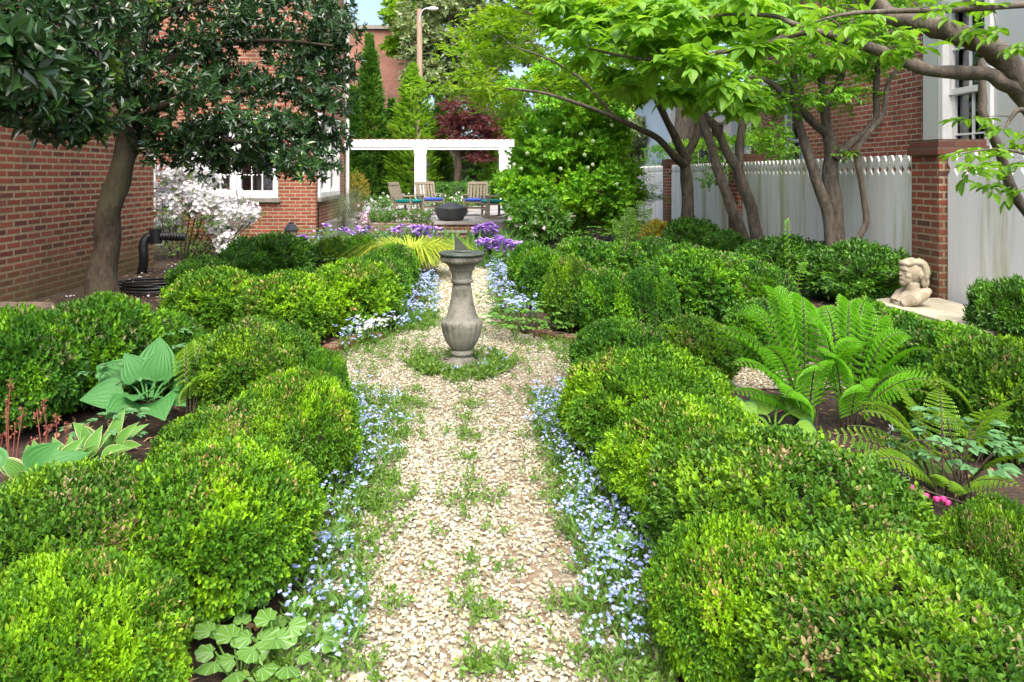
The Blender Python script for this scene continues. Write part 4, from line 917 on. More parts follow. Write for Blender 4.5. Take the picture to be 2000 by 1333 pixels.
# three trees by the fence
YC = 8.0; T = Tree('ornamental_tree', 'multi-stem tree with one thin bent stem before the white fence', (*W(1632, 0, YC)[:2], 0), 'bark', 'trees planted along the white fence')
c_ = lambda pts, Y0, dy=0: [W(a, b_, Y0+dy*i) for i, (a, b_) in enumerate(pts)]
T.limb(c_([(1632, 562), (1632, 484), (1623, 372), (1623, 302), (1614, 260), (1609, 209), (1600, 140), (1590, 70), (1585, -20)], YC), [.125, .095, .082, .078, .058, .048, .042, .034, .025], 5, 12)
T.limb(c_([(1622, 562), (1622, 488), (1612, 409), (1590, 340), (1572, 279), (1558, 223), (1551, 163), (1553, 93), (1560, 0)], YC-.05, -.02), [.095, .068, .06, .056, .05, .045, .04, .033, .02], 5, 10)
T.limb(c_([(1632, 310), (1660, 280), (1688, 258), (1711, 228), (1711, 163), (1716, 112), (1722, 20)], YC-.1, -.03), [.046, .044, .040, .036, .032, .026, .016])
T.limb(c_([(1655, 562), (1665, 484), (1691, 433), (1684, 372), (1674, 302), (1693, 262), (1725, 223), (1735, 163), (1758, 125), (1775, 60)], YC-.25, 0), [.035, .034, .032, .03, .03, .03, .027, .022, .016, .01])
T.limb(c_([(1614, 265), (1575, 225), (1553, 203), (1498, 158), (1440, 150)], YC, -.1), [.05, .045, .038, .028, .015])
T.limb(c_([(1609, 215), (1640, 160), (1655, 90), (1670, 0)], YC, .05), [.045, .038, .03, .02])
for px, py in samp([(1440, -30), (1800, -30), (1800, 70), (1720, 130), (1640, 200), (1540, 220), (1440, 180)], 46):
    T.clump(W(px, py, YC+RNG.uniform(-1, .8)), (.30, .35, .12), 26, 8, .16, .062, .034, OVATE, droop=.2)
for px, py in ((1555, 215), (1505, 205), (1660, 205), (1700, 130), (1660, 300), (1500, 250), (1720, 180)): T.clump(W(px, py, YC-.3), (.16, .2, .07), 8, 6, .14, .06, .034, OVATE, droop=.3)
T.done('hort')
YB = 10.0; T = Tree('ornamental_tree', 'twin grey trunks leaning left in front of brick pier and fence', (*W(1466, 0, YB)[:2], 0), 'bark', 'trees planted along the white fence')
T.limb(c_([(1466, 518), (1458, 480), (1442, 430), (1414, 372), (1395, 316), (1381, 260), (1358, 209), (1335, 165), (1300, 90)], YB, -.05), [.11, .088, .076, .07, .064, .06, .056, .045, .025], 5, 12)
T.limb(c_([(1474, 518), (1478, 468), (1462, 395), (1442, 335), (1423, 298), (1400, 251), (1372, 219), (1340, 170), (1290, 140)], YB+.1, 0), [.11, .09, .08, .08, .064, .06, .054, .038, .02], 5, 12)
T.limb(c_([(1443, 335), (1446, 288), (1451, 242), (1470, 205), (1479, 163), (1490, 80)], YB+.1, 0), [.062, .058, .055, .05, .04, .025])
for px, py in samp([(1270, -30), (1500, -30), (1500, 130), (1430, 180), (1330, 180), (1270, 140)], 34): T.clump(W(px, py, YB+RNG.uniform(-1, .8)), (.34, .4, .13), 26, 8, .17, .066, .036, OVATE, droop=.2)
for px, py in ((1530, 250), (1500, 290), (1480, 250), (1545, 290), (1410, 335), (1385, 350), (1440, 270)): T.clump(W(px, py, YB+1.0), (.25, .25, .16), 18, 7, .15, .055, .03, OVATE, droop=.4)
T.done('hort')
YA = 12.9; T = Tree('maple_tree', 'grey maple with long low limb and light green canopy', (*W(1345, 0, YA)[:2], 0), 'bark', 'trees planted along the white fence')
T.limb(c_([(1346, 476), (1343, 440), (1339, 372), (1338, 330), (1338, 300)], YA), [.15, .12, .108, .10, .10], 5, 12)
T.limb(c_([(1338, 325), (1316, 302), (1284, 270), (1247, 251), (1200, 230), (1130, 203), (1060, 182), (985, 172)], YA, -.25), [.09, .065, .055, .048, .04, .032, .024, .012])
T.limb(c_([(1338, 310), (1310, 250), (1290, 210), (1262, 150), (1220, 80), (1180, 10)], YA, -.2), [.08, .065, .06, .05, .035, .02])
T.limb(c_([(1340, 305), (1358, 268), (1366, 228), (1372, 160), (1380, 60)], YA, 0), [.08, .07, .06, .045, .03])
T.limb(c_([(1200, 230), (1140, 160), (1080, 120), (1000, 90)], YA-1, -.2), [.03, .025, .018, .01]); T.limb(c_([(1262, 150), (1180, 130), (1100, 60), (1020, 20)], YA-.6, -.3), [.035, .03, .02, .01])
for px, py in samp([(845, 175), (900, 95), (950, 30), (985, -40), (1400, -40), (1400, 130), (1320, 190), (1240, 205), (1150, 205), (1060, 222), (1000, 232), (930, 210)], 92):
    T.clump(W(px, py, RNG.uniform(11.2, 14.6)), (.6, .6, .15), 44, 8, .2, .075, .055, KITE, droop=.12, r0=.015)
T.done('map')

# dogwood overhead, its trunk just outside the frame
T = Tree('dogwood_tree', 'dogwood with thick arching limb reaching in at the top right', (2.66, 3.05, 0), 'bark')
T.limb([(2.66, 3.05, -.03), W(2140, 700, 3.05), W(2110, 450, 3.0), W(2060, 270, 3.0), W(2000, 169, 3.0), W(1967, 120, 2.98), W(1935, 90, 2.96), W(1902, 75, 2.95), W(1870, 66, 2.95), W(1831, 52, 2.95), W(1798, 42, 2.97), W(1766, 38, 3.0), W(1730, 22, 3.05), W(1690, -30, 3.1)], [.12, .085, .07, .06, .05, .048, .046, .044, .043, .042, .04, .038, .035, .03], 6, 14, .09)
T.limb(c_([(2010, 182), (1965, 163), (1935, 146), (1886, 142), (1821, 139), (1772, 120), (1724, 101), (1681, 88), (1642, 74), (1597, 62), (1545, 68), (1496, 86), (1457, 96), (1399, 104), (1350, 112), (1290, 118), (1220, 110), (1150, 95)], 3.0, -.01), [.035, .032, .03, .028, .026, .024, .023, .021, .019, .016, .014, .012, .011, .010, .009, .008, .006, .004], 4, 9, .1)
T.limb(c_([(1597, 62), (1545, 45), (1512, 32), (1440, 28), (1360, 35)], 2.85, 0), [.012, .01, .009, .007, .004]); T.limb(c_([(2060, 5), (1990, 10), (1900, 17), (1724, 23), (1640, 30), (1560, 55)], 2.7, 0), [.014, .013, .012, .010, .006, .003])
T.limb(c_([(1915, 115), (1919, 195), (1922, 227), (1951, 292), (1975, 370), (2010, 420), (2070, 470)], 3.25, 0), [.016, .018, .02, .021, .022, .024, .028])
T.limb(c_([(2080, 350), (2020, 240), (1990, 215), (1960, 255)], 2.7, 0), [.02, .016, .01, .003]); T.limb(c_([(2070, 330), (2000, 300), (1940, 292), (1880, 300)], 2.6, 0), [.008, .006, .004, .002])
for px, py in [(1095, 45), (1130, 65), (1185, 85), (1250, 55), (1325, 85), (1300, 125), (1205, 140), (1390, 165), (1330, 172), (1262, 170), (1420, 60), (1480, 40), (1400, 18), (1255, 8), (1540, 28), (1440, 190), (1435, 215), (1400, 125), (1165, 30), (1340, 30), (1290, 75), (1215, 165), (1360, 130), (1465, 95), (1310, 182), (1150, 110), (1370, 60), (1230, 100), (1375, 190), (1420, 165), (1180, 20), (1310, 10), (1460, 5), (1090, 15)]:
    T.clump(W(px, py, RNG.uniform(2.75, 3.25)), (.085, .13, .03), 11, 6, .10, .068, .042, OVATE, spread=1.0, droop=.35, r0=.006, lv=.35)
for px, py in [(1600, 40), (1650, 58), (1700, 78), (1760, 62), (1800, 95), (1850, 38), (1900, 58), (1950, 62), (1985, 90), (1570, 55), (1640, 100), (1740, 100), (1900, 330), (1940, 300), (1980, 285), (1895, 232), (1955, 325), (1990, 370), (1930, 362), (1830, 20), (1910, 15), (1690, 30), (1610, 75), (1965, 250), (1890, 300)]:
    T.clump(W(px, py, RNG.uniform(2.6, 2.95)), (.05, .06, .02), 4, 5, .07, .055, .026, LANCE, spread=.9, droop=.3, r0=.004)
T.done('dog')

# trees farther off
def far_tree(name, label, px, Y, trunk_r, clumps, leaf, bark='barkd', L=.16, Wd=.1, ns=60, nl=8, sl=.3, group=None, rad=(.9, .9, .6), mode='round', r0=.06, lean=0, top=0, tm=KITE, base_py=None):
    x = (px-CX)*Y/F; T = Tree(name, label, (x, Y, 0), bark, group); zt = H-(top-CY)*Y/F
    T.limb([(x, Y, -.05), (x+lean*.3, Y, zt*.35), (x+lean, Y, zt*.7), (x+lean*1.2, Y, zt)], [trunk_r*1.25, trunk_r, trunk_r*.7, trunk_r*.3], 5, 9)
    for a, b_ in clumps: T.clump(W(a, b_, Y+RNG.uniform(-.8, .8)*rad[1]*1.5), rad, ns, nl, sl, L, Wd, tm, mode=mode, r0=r0)
    return T.done(leaf)
far_tree('magnolia_tree', 'tall pale leaved tree behind the utility pole', 880, 34, .3, samp([(800, 60), (810, -30), (1060, -40), (1060, 120), (1000, 160), (960, 195), (860, 180), (800, 195), (790, 150)], 44), 'mgv', L=.26, Wd=.13, ns=70, rad=(.85, .8, .55), top=-20)
far_tree('shade_tree', 'yellow-green tree crown beside the blue sky at top', 800, 42, .3, samp([(775, 90), (772, 20), (790, -40), (900, -40), (860, 40), (800, 60), (760, 100)], 20), 'map', L=.24, Wd=.17, ns=110, rad=(.9, .8, .7), top=-60)
far_tree('shade_tree', 'thick pinkish trunk rising behind the fence at the single trunk', 1338, 17.8, .27, samp([(1180, -60), (1560, -60), (1520, 60), (1330, 90), (1200, 60)], 22), 'map', bark='bark', L=.10, Wd=.07, ns=70, rad=(.8, .8, .3), top=-60)
far_tree('shade_tree', 'dense green tree crown filling the gap behind snowball bush', 1120, 30, .16, samp([(990, 130), (1230, 130), (1250, 300), (980, 300)], 30), 'vib', L=.15, Wd=.1, ns=90, rad=(.6, .7, .45), top=150)
far_tree('flowering_tree', 'white blossoming tree behind the far fence', 1275, 22, .1, samp([(1225, 225), (1330, 215), (1335, 330), (1225, 330)], 22), 'mgv', L=.12, Wd=.07, ns=50, rad=(.45, .5, .16), top=240)
far_tree('red_maple', 'dark red maple seen beyond pergola beam and hedge', 895, 26.5, .13, samp([(865, 205), (905, 190), (960, 230), (965, 300), (945, 320), (900, 300), (880, 280)], 24), 'red', L=.12, Wd=.05, ns=55, rad=(.5, .6, .16), top=215)
far_tree('red_maple', 'small red tree beyond the fence between limb and trunk', 1300, 27, .1, samp([(1262, 235), (1310, 225), (1318, 268), (1270, 270)], 8), 'red', L=.12, Wd=.06, ns=50, rad=(.4, .4, .2), top=240)
def column_tree(name, label, px, top, Y, hw, leaf, n, L, Wd, sl, mode='round', group=None, prof=lambda u: (1-u)**1.25, zb=.1, cat='tree', nl=8, jag=.12, tint=(1, 1, 1)):
    x = (px-CX)*Y/F; zt = H-(top-CY)*Y/F; r = hw*Y/F; T = Tree(name, label, (x, Y, 0), 'barkd', group, cat)
    T.limb([(x, Y, -.05), (x, Y, zt*.5), (x, Y, zt*.97)], [.09, .06, .015], 4, 7)
    u = RNG.random(n)**1.15; a = RNG.uniform(0, 6.283, n); k = prof(u)*r*(1+jag*np.sin(u*zt*9+a*2)+.10*np.sin(a*5+u*13))*RNG.uniform(.72, 1.03, n)
    P = np.stack([x+k*np.cos(a), Y+k*np.sin(a), zb+u*(zt-zb)], -1); A = unit(np.stack([np.cos(a), np.sin(a), .55+0*a], -1)+.35*rvec(n)); A[:, 2] += .6*(u > .9)
    sprigs(T.c, P-A*sl*.5, A, nl, sl, L, Wd, KITE, mode=mode, spread=.55, droop=-.05)
    o = T.done(leaf)
    for c in o.children: c.color = (*tint, 1)
    return o
CG = 'pointed conifers behind the pergola'
column_tree('conifer_tree', 'tallest pointed conifer at left behind the pergola beam', 722, 72, 27.5, 62, 'conif', 2600, .17, .05, .42, group=CG)
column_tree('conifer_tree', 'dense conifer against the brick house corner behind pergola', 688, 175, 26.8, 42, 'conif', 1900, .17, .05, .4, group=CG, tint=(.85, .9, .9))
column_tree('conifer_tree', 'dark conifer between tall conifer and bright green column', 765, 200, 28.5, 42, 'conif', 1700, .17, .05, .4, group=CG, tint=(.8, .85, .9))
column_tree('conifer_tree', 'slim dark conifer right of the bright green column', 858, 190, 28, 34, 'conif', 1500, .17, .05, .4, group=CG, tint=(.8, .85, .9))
column_tree('hornbeam_tree', 'bright green columnar tree behind the pergola post', 806, 128, 26.6, 46, 'horn', 2100, .13, .075, .3, mode='flat', prof=lambda u: np.minimum(1, (1-u)*2.1)**.8*(.85+.15*(1-u)))
column_tree('hornbeam_tree', 'bright green columnar tree behind right end of pergola', 990, 205, 26.9, 46, 'horn', 1900, .13, .075, .3, mode='flat', prof=lambda u: np.minimum(1, (1-u)*2.0)**.8)
mb = MB()
def hedge(name, label, x0, x1, y0, y1, z1, leaf, n, L, cat='hedge', z0=.05):
    t = thing(name, label, cat, ((x0+x1)/2, (y0+y1)/2, 0)); mb = MB()
    P = np.stack([RNG.uniform(x0, x1, n), RNG.uniform(y0, y1, n), RNG.uniform(z0, z1, n)], -1); f = RNG.integers(0, 4, n); P[f == 0, 1] = y0; P[f == 1, 2] = z1; P[f == 2, 0] = np.where(RNG.random((f == 2).sum()) < .5, x0, x1)
    P += .05*np.stack([nz(P*2, 1), nz(P*2, 2), nz(P*2, 3)], -1); sprigs(mb, P, rvec(n)+[0, -.8, .6], 7, L*1.8, L, L*.5, KITE); mb.build('foliage', M[leaf], t)
    mb = MB(); mb.box((x0+.12, y0+.12, 0), (x1-.12, y1-.12, z1*.66)); mb.build('branches', M['core'], t)
hedge('clipped_hedge', 'low clipped dark hedge behind the fire pit', -1.0, .6, 21.6, 22.4, .92, 'boxd', 900, .06)
hedge('leafy_hedge', 'tall dark leafy screen at the back of the garden', -9, 14, 36.6, 38.4, 4.2, 'boxd', 7500, .20)
hedge('neighbour_shrubs', 'loose green shrubs showing over the far white fence', 5.0, 5.6, 12.4, 20.5, 1.9, 'vib', 1500, .07, 'shrubs')

# snowball bush
T = Tree('snowball_bush', 'large snowball bush with round white flower heads beside the patio', (*W(1115, 0, 12.9)[:2], 0), 'barkd', None, 'bush'); YV = 12.7
x0 = T.t.location[0]
for i in range(9): a = i*.7; T.limb([(x0+.1*math.cos(a), 12.9+.1*math.sin(a), -.03), (x0+.35*math.cos(a), 12.9+.35*math.sin(a), .8), (x0+.7*math.cos(a*1.3), 12.9+.6*math.sin(a*1.3), 1.6)], [.03, .025, .012], 4, 6)
for px, py in samp([(1000, 290), (1030, 240), (1080, 218), (1150, 212), (1205, 250), (1228, 310), (1235, 380), (1215, 440), (1110, 450), (1010, 430), (985, 380)], 52)+[(1200, 330), (1030, 340), (1120, 300), (1120, 380), (1165, 400), (1180, 340), (1080, 340), (1060, 290), (1150, 350)]:
    T.clump(W(px, py, YV+RNG.uniform(-.55, .7)), (.27, .3, .25), 85, 8, .15, .075, .058, KITE, mode='round', up=.2)
o = T.done('vib', 'stems', 'foliage')
for px, py in [(1064, 256), (1158, 276), (1142, 303), (1148, 328), (1158, 322), (1030, 300), (1004, 322), (992, 325), (1018, 330), (1205, 360), (1102, 242), (1135, 262), (1195, 245), (1095, 330)]:
    mb = MB(); c0 = W(px, py, YV-.86+RNG.uniform(0, .15)); d = rvec(90); leaves(mb, c0+d*.028, unit(np.cross(d, rvec(90))), d, .022, .022, KITE); mb.build('flower_head', M['snow'], o)
T = Tree('rhododendron', 'dark leafy rhododendron with pale lilac blooms before snowball bush', (*W(1040, 0, 11.6)[:2], 0), 'barkd', None, 'shrub'); x0 = T.t.location[0]
for i in range(6): a = i*1.05; T.limb([(x0, 11.6, -.02), (x0+.3*math.cos(a), 11.6+.3*math.sin(a), .35), (x0+.45*math.cos(a), 11.6+.45*math.sin(a), .7)], [.025, .02, .01], 4, 6)
for px, py in samp([(990, 430), (1010, 390), (1075, 395), (1100, 440), (1080, 470), (1010, 470)], 16): T.clump(W(px, py, 11.5+RNG.uniform(-.3, .3)), (.2, .22, .15), 30, 7, .1, .09, .035, KITE, mode='whorl')
o = T.done('boxd', 'stems', 'foliage')
for a, b_ in samp([(985, 425), (1030, 420), (1075, 450), (1030, 465)], 6): mb = MB(); pts = W(a, b_, 11.15)[None]; sprigs(mb, pts, rvec(1)*.5+[0, -1, .5], 6, .03, .045, .03, KITE, mode='whorl'); mb.build('flower', M['pink'], o)
T = Tree('yew_shrub', 'dark feathery evergreen shrub between snowball bush and fence', (*W(1235, 0, 13)[:2], 0), 'barkd', None, 'evergreen shrub'); x0 = T.t.location[0]; T.limb([(x0, 13, -.02), (x0+.03, 13, .7), (x0, 13, 1.5)], [.05, .04, .02])
for px, py in samp([(1205, 345), (1240, 335), (1270, 365), (1285, 385), (1265, 410), (1262, 440), (1205, 450)], 20): T.clump(W(px, py, 13+RNG.uniform(-.4, .4)), (.26, .3, .08), 36, 8, .2, .06, .016, KITE, droop=.05)
T.done('conif', 'stems', 'foliage')

# white azalea
T = Tree('azalea_bush', 'open white flowering azalea between brick wall and window', (*W(352, 0, 10.6)[:2], 0), 'barkd', None, 'azalea'); x0 = T.t.location[0]; YZ = 10.5
CL = [(330, 338), (365, 325), (395, 332), (410, 350), (345, 372), (375, 372), (405, 385), (325, 395), (360, 405), (395, 410), (430, 392), (455, 405), (485, 412), (440, 420), (475, 430), (415, 435), (335, 425), (320, 370), (450, 385), (430, 450), (445, 470), (470, 500), (455, 490), (350, 350), (385, 392), (318, 440)]
for i in range(14): px = 318+i*13; T.limb([W(340+i*3, 566, YZ+RNG.uniform(-.2, .2)), W(335+i*6, 500, YZ+RNG.uniform(-.3, .3)), W(px, 430+RNG.uniform(-20, 30), YZ+RNG.uniform(-.3, .3)), W(px, 390+RNG.uniform(-40, 20), YZ)], [.016, .013, .009, .004], 4, 5)
fl = MB()
for px, py in CL:
    Yc = YZ+RNG.uniform(-.35, .3); c0 = W(px, py, Yc); T.clump(c0-[0, 0, .08], (.22, .25, .14), 16, 6, .1, .045, .02, KITE, mode='round', r0=.008)
    n = 85; d = rvec(n); P = c0+d*[.19, .22, .13]*RNG.random((n, 1))**.5; A = unit(d+[0, -.5, .5]); sprigs(fl, P, A, 5, .02, .042, .032, KITE, mode='whorl', spread=.9)
for px, py in samp([(315, 410), (460, 440), (470, 530), (330, 530)], 34): T.clump(W(px, py, YZ+RNG.uniform(-.3, .3)), (.2, .2, .12), 16, 6, .1, .04, .018, KITE, mode='round', r0=.006)
o = T.done('weed', 'stems', 'foliage'); fl.build('blossoms', M['wflow'], o)

# rosemary against the house
for px, top, Y, lab in ((632, 398, 14.4, 'wispy grey-green rosemary under the side window sill, nearer of two'), (660, 382, 15.8, 'wispy grey-green rosemary at the far end of the side sill')):
    x = -2.55; zt = H-(top-CY)*Y/F; t = thing('rosemary_bush', lab, 'shrub', (x, Y, 0)); mb = MB(); n = 420
    P = np.stack([x+RNG.normal(0, .14, n), Y+RNG.normal(0, .2, n), RNG.uniform(.05, zt*.9, n)], -1); sprigs(mb, P, rvec(n)*.35+[0, 0, 1], 14, .28, .03, .006, KITE); mb.build('foliage', M['rosem'], t)
    mb = MB(); [mb.tube([(x, Y, 0), (x+RNG.normal(0, .1), Y+RNG.normal(0, .1), zt*.8)], [.01, .004], 5) for _ in range(6)]; mb.build('stems', M['twig'], t)
# ------------------------------------------------------------------ low plants
def ribbed(nu, nv, out_, fold=.22, droop=.35, rib=.022, tw=0):
    us = np.linspace(-1, 1, nu); vs = np.linspace(0, 1, nv); V = []; 
    for v in vs:
        hw = max(out_(v), .003)
        for i, u in enumerate(us): V.append((u*hw, v, fold*hw*u*u-droop*v*v+rib*(i % 2)*math.sin(math.pi*v)))
    i = np.arange(nv-1)[:, None]*nu; j = np.arange(nu-1)[None]; Fs = np.stack([i+j, i+j+1, i+nu+j+1, i+nu+j], -1)
    return np.array(V, float), Fs
ho = lambda v: .5*math.sin(math.pi*min(1, v*1.02)**.62)**.85 if v < .98 else .004
HT = ribbed(15, 10, ho); HV, HF = HT; inner = HF[:, 1:-1].reshape(-1, 4); outer = np.concatenate([HF[:, :1], HF[:, -1:]], 1).reshape(-1, 4); HALL = (HV, HF.reshape(-1, 4)); HIN = (HV, inner); HOUT = (HV, outer)
M['cream'] = leaf_mat('cream leaf margin', [(.30, .36, .13), (.36, .40, .17)], trans=.3); M['hyel'] = leaf_mat('lime hosta centre', [(.13, .30, .025), (.17, .34, .03)], rough=.55, trans=.25); M['hgrn'] = leaf_mat('fresh hosta centre', [(.10, .27, .045), (.13, .31, .055)], rough=.55, trans=.3); M['hblue'] = leaf_mat('blue hosta margin', [(.05, .17, .06)], rough=.5, trans=.2)
M['vein'] = leaf_mat('silver leaf veins', [(.20, .32, .15), (.26, .36, .2)], trans=.2)
def hosta(loc, lab, n, L, Wd, inm, outm, name='hosta', lo=25, hi=70, azs=None, ls=None):
    t = thing(name, lab, 'hosta', loc)
    for i in range(n):
        a = azs[i] if azs else i*2.4+RNG.uniform(-.3, .3); a = math.radians(a) if azs else a; el = math.radians(RNG.uniform(lo, hi)) if not ls else math.radians(ls[i])
        d = np.array([math.cos(a)*math.cos(el), math.sin(a)*math.cos(el), math.sin(el)]); b0 = np.array(loc)+np.array([math.cos(a), math.sin(a), 0])*.03; s = RNG.uniform(.8, 1.1); b1 = b0+d*L*RNG.uniform(.25, .7)*s
        mb = MB(); mb.tube([b0, (b0+b1)/2+[0, 0, .01], b1], [.006, .005, .005], 5, 0, caps=False); N = np.array([[-math.cos(a)*math.sin(el), -math.sin(a)*math.sin(el), math.cos(el)]])
        dd = (d*[1, 1, .8]-[0, .25, 0])[None]; nn = np.array([[0, -.55, 1.0]])+.3*rvec(1)
        if outm: leaves(mb, b1[None], dd, nn, L*s, Wd*s*1.25, HIN, 0, False); leaves(mb, b1[None], dd, nn, L*s, Wd*s*1.25, HOUT, 1, False); mb.build('leaf', [M[inm], M[outm]], t)
        else: leaves(mb, b1[None], dd, nn, L*s, Wd*s*1.25, HALL, 0, False); mb.build('leaf', M[inm], t)
    return t
hosta((*G(290, 835)[:2], .14), 'big blue-green ribbed hosta among the left boxwoods', 15, .172, .135, 'host', None, azs=[-100, 165, 90, 15, -50, 125, -150, 55, -20, 200, 75, -80, 30, 150, 100], ls=[15, 40, 65, 40, 10, 55, 15, 50, 15, 20, 75, 40, 60, 70, 45])
hosta((*G(8, 1010, .1)[:2], .14), 'blue-green hosta leaf cut by the left edge', 5, .16, .12, 'host', None)
for px, py, lab in ((75, 985, 'cream-edged hosta nearest the left edge of the bed'), (150, 950, 'cream-edged hosta in the middle of its left bed group'), (205, 925, 'cream-edged hosta just below the big blue-green hosta')):
    hosta((*G(px, py)[:2], .05), lab, 13, .118, .052, 'hgrn', 'cream', lo=40, hi=80)['group'] = 'cream-edged hostas in the left bed'
hosta((*G(1512, 868)[:2], .09), 'round-leaved lime hosta with blue margins below the big fern', 9, .13, .12, 'hyel', 'hblue', azs=[-90, 150, 100, -40, 200, 30, -120, 60, 180], ls=[5, 30, 40, 8, 15, 25, 5, 35, 30])

def frond(mb, sm, base, az, L, rise, reach, pl, npin=19, curl=.0, sub=8, roll=0.0):
    s = np.linspace(0, 1, npin+6); h = np.array([math.cos(az), math.sin(az), 0]); side = np.array([-math.sin(az), math.cos(az), 0])
    Pp = np.array(base)+h*(reach*s**1.5)[:, None]+np.array([0, 0, 1])*(rise*np.sin(s*math.pi*.5*(1+curl)))[:, None]
    sm.tube(Pp, np.linspace(.0045, .001, len(s)), 5, caps=False); Tn = unit(np.gradient(Pp, axis=0)); st = 5 if sub > 3 else 2
    side = side*math.cos(roll)+np.array([0, 0, 1])*math.sin(roll)
    for i in range(st, len(s)):
        u = s[i]; l = pl*min(1, .25+1.5*max(0, u-.1))*(1-u**2.6)+.006; N = unit(np.cross(side, Tn[i])); N = N if N[2] > 0 else -N
        for sg in (1, -1):
            d = unit(side*sg+Tn[i]*.38-np.array([0, 0, .18])); k = sub; q = (np.arange(k)+.5)/k; B = Pp[i]+d*(q*l)[:, None]; w = np.cross(N, d)
            for s2 in (1, -1): leaves(mb, B, unit(w*s2*.9+d*.75)[None].repeat(k, 0), N[None].repeat(k, 0)+.15*rvec(k), l*.125*(1-.7*q)+.004, l/k*.85, KITE)
            leaves(mb, Pp[i][None], d[None], N[None], l, l*.10, LANCE)
def fern(loc, lab, specs, mat, pl, name='fern', sub=8, npin=19, group=None):
    t = thing(name, lab, 'fern', loc, group); b0 = np.array(loc)
    for az, rise, reach in specs:
        if mat == 'fern': rise, reach = rise*1.12, reach*.84
        mb = MB(); sm = MB(); a = math.radians(az); frond(mb, sm, b0+np.array([math.cos(a), math.sin(a), 0])*.04, a, 1, rise, reach, pl*RNG.uniform(.85, 1.1), npin, RNG.uniform(.0, .22), sub, RNG.uniform(-.8, .8))
        f = mb.build('frond', M[mat], t); sm.build('stalk', M['twig'], f)
    return t
p1 = G(1575, 846); p2 = G(1655, 845)
fern(p1, 'tall bright ostrich fern above the lime hosta', [(170, .44, .46), (150, .52, .34), (120, .58, .22), (200, .34, .48), (95, .56, .26), (230, .24, .36), (60, .52, .28), (10, .38, .38), (260, .34, .22), (140, .60, .14), (190, .20, .44), (80, .42, .34), (330, .42, .24), (180, .52, .44), (160, .38, .54), (110, .60, .3), (70, .56, .26), (215, .42, .44)], 'fern', .125)
fern(p2, 'second ostrich fern clump left of bare mulch, leaning right', [(0, .36, .44), (30, .48, .36), (60, .54, .24), (100, .52, .18), (330, .28, .40), (15, .24, .48), (350, .44, .30), (180, .5, .18), (260, .26, .25), (45, .54, .32), (220, .38, .24)], 'fern', .12)
fern((*G(1845, 985)[:2], .02), 'low yellow-green fern in the right bed by crimson flowers', [(170, .26, .30), (150, .32, .24), (100, .36, .22), (60, .34, .26), (20, .30, .34), (200, .20, .34), (240, .16, .28), (290, .16, .22), (130, .3, .3), (185, .34, .3), (160, .2, .38), (10, .36, .3), (340, .2, .3)], 'fern2', .085, npin=14)
fern((*G(1930, 905)[:2], .02), 'low fern with arching fronds below the right-edge boxwood', [(165, .28, .34), (140, .30, .24), (20, .24, .34), (350, .22, .30), (200, .2, .3), (90, .3, .2), (60, .3, .25), (180, .34, .2), (40, .36, .3)], 'fern2', .085, npin=14)
fern((*G(362, 850)[:2], .10), 'pale fern frond fanned beside the big left hosta', [(80, .30, .14), (50, .30, .20), (110, .30, .12), (20, .24, .22), (-60, .2, .16)], 'fern2', .09, npin=12)
fern((*G(1225, 545)[:2], 0), 'thin upright fern among the distant right boxwoods', [(90, .75, .10), (130, .7, .2), (60, .85, .12), (180, .6, .25), (20, .7, .2)], 'herb', .10, sub=4, npin=20)
fern((*G(1255, 530)[:2], 0), 'narrow upright fern in front of the feathery evergreen', [(90, .9, .08), (40, .8, .15), (140, .75, .15), (0, .6, .2)], 'herb', .10, sub=4, npin=20)
fern((*G(1545, 655)[:2], 0), 'single tall pale fern tip before the dark evergreens', [(90, .80, .05), (150, .55, .2), (30, .5, .2)], 'fern', .045, sub=3, npin=16)

def heartleaf(loc, lab, n, L, spread, group):
    t = thing('heartleaf_plant', lab, 'leafy plant', loc, group); b0 = np.array(loc)
    na = 41; an = np.linspace(-2.75, 2.75, na); rr = .5*(1+.06*np.cos(an*7))*(1-.10*np.abs(an/2.75)**4); cx0 = .46
    V = [(0, cx0*.25, 0)]+[(rr[i]*math.sin(an[i]), cx0+rr[i]*math.cos(an[i]), .03*rr[i]*math.cos(an[i]*6)-.10*abs(math.sin(an[i]))) for i in range(na)]
    W_ = [(0, i+1, i+2) for i in range(na-1)]; ve = [f for i, f in enumerate(W_) if i % 6 == 3]; gr = [f for i, f in enumerate(W_) if i % 6 != 3]
    for i in range(n):
        a = i*2.4; r = spread*math.sqrt((i+.5)/n); P = b0+[r*math.cos(a), r*math.sin(a), RNG.uniform(.03, .09)]; d = np.array([[math.cos(a), math.sin(a), .1]]); mb = MB(); s = L*RNG.uniform(.75, 1.15); N = np.array([[0, -.25, 1.0]])+.3*rvec(1)
        leaves(mb, P[None], d, N, s, s, (np.array(V), np.array(gr)), 0); leaves(mb, P[None], d, N, s, s, (np.array(V), np.array(ve)), 1); mb.tube([b0+[r*.3*math.cos(a), r*.3*math.sin(a), 0], P], .003, 4); mb.build('leaf', [M['herb'], M['vein']], t)
HG = 'silver-veined heartleaf plants under the boxwoods'
for px, py, n, L, s_, lab in ((545, 1290, 18, .058, .13, 'large round silver-veined leaves at the bottom left of the path'), (470, 1320, 12, .058, .10, 'silver-veined leaves under the lower left boxwood edge'), (628, 1065, 7, .07, .08, 'small silver-veined leaves below the bright left boxwood'), (1255, 1120, 6, .065, .07, 'silver-veined leaves tucked under the right boxwood')):
    heartleaf((*G(px, py)[:2], 0), lab, n, L, s_, HG)

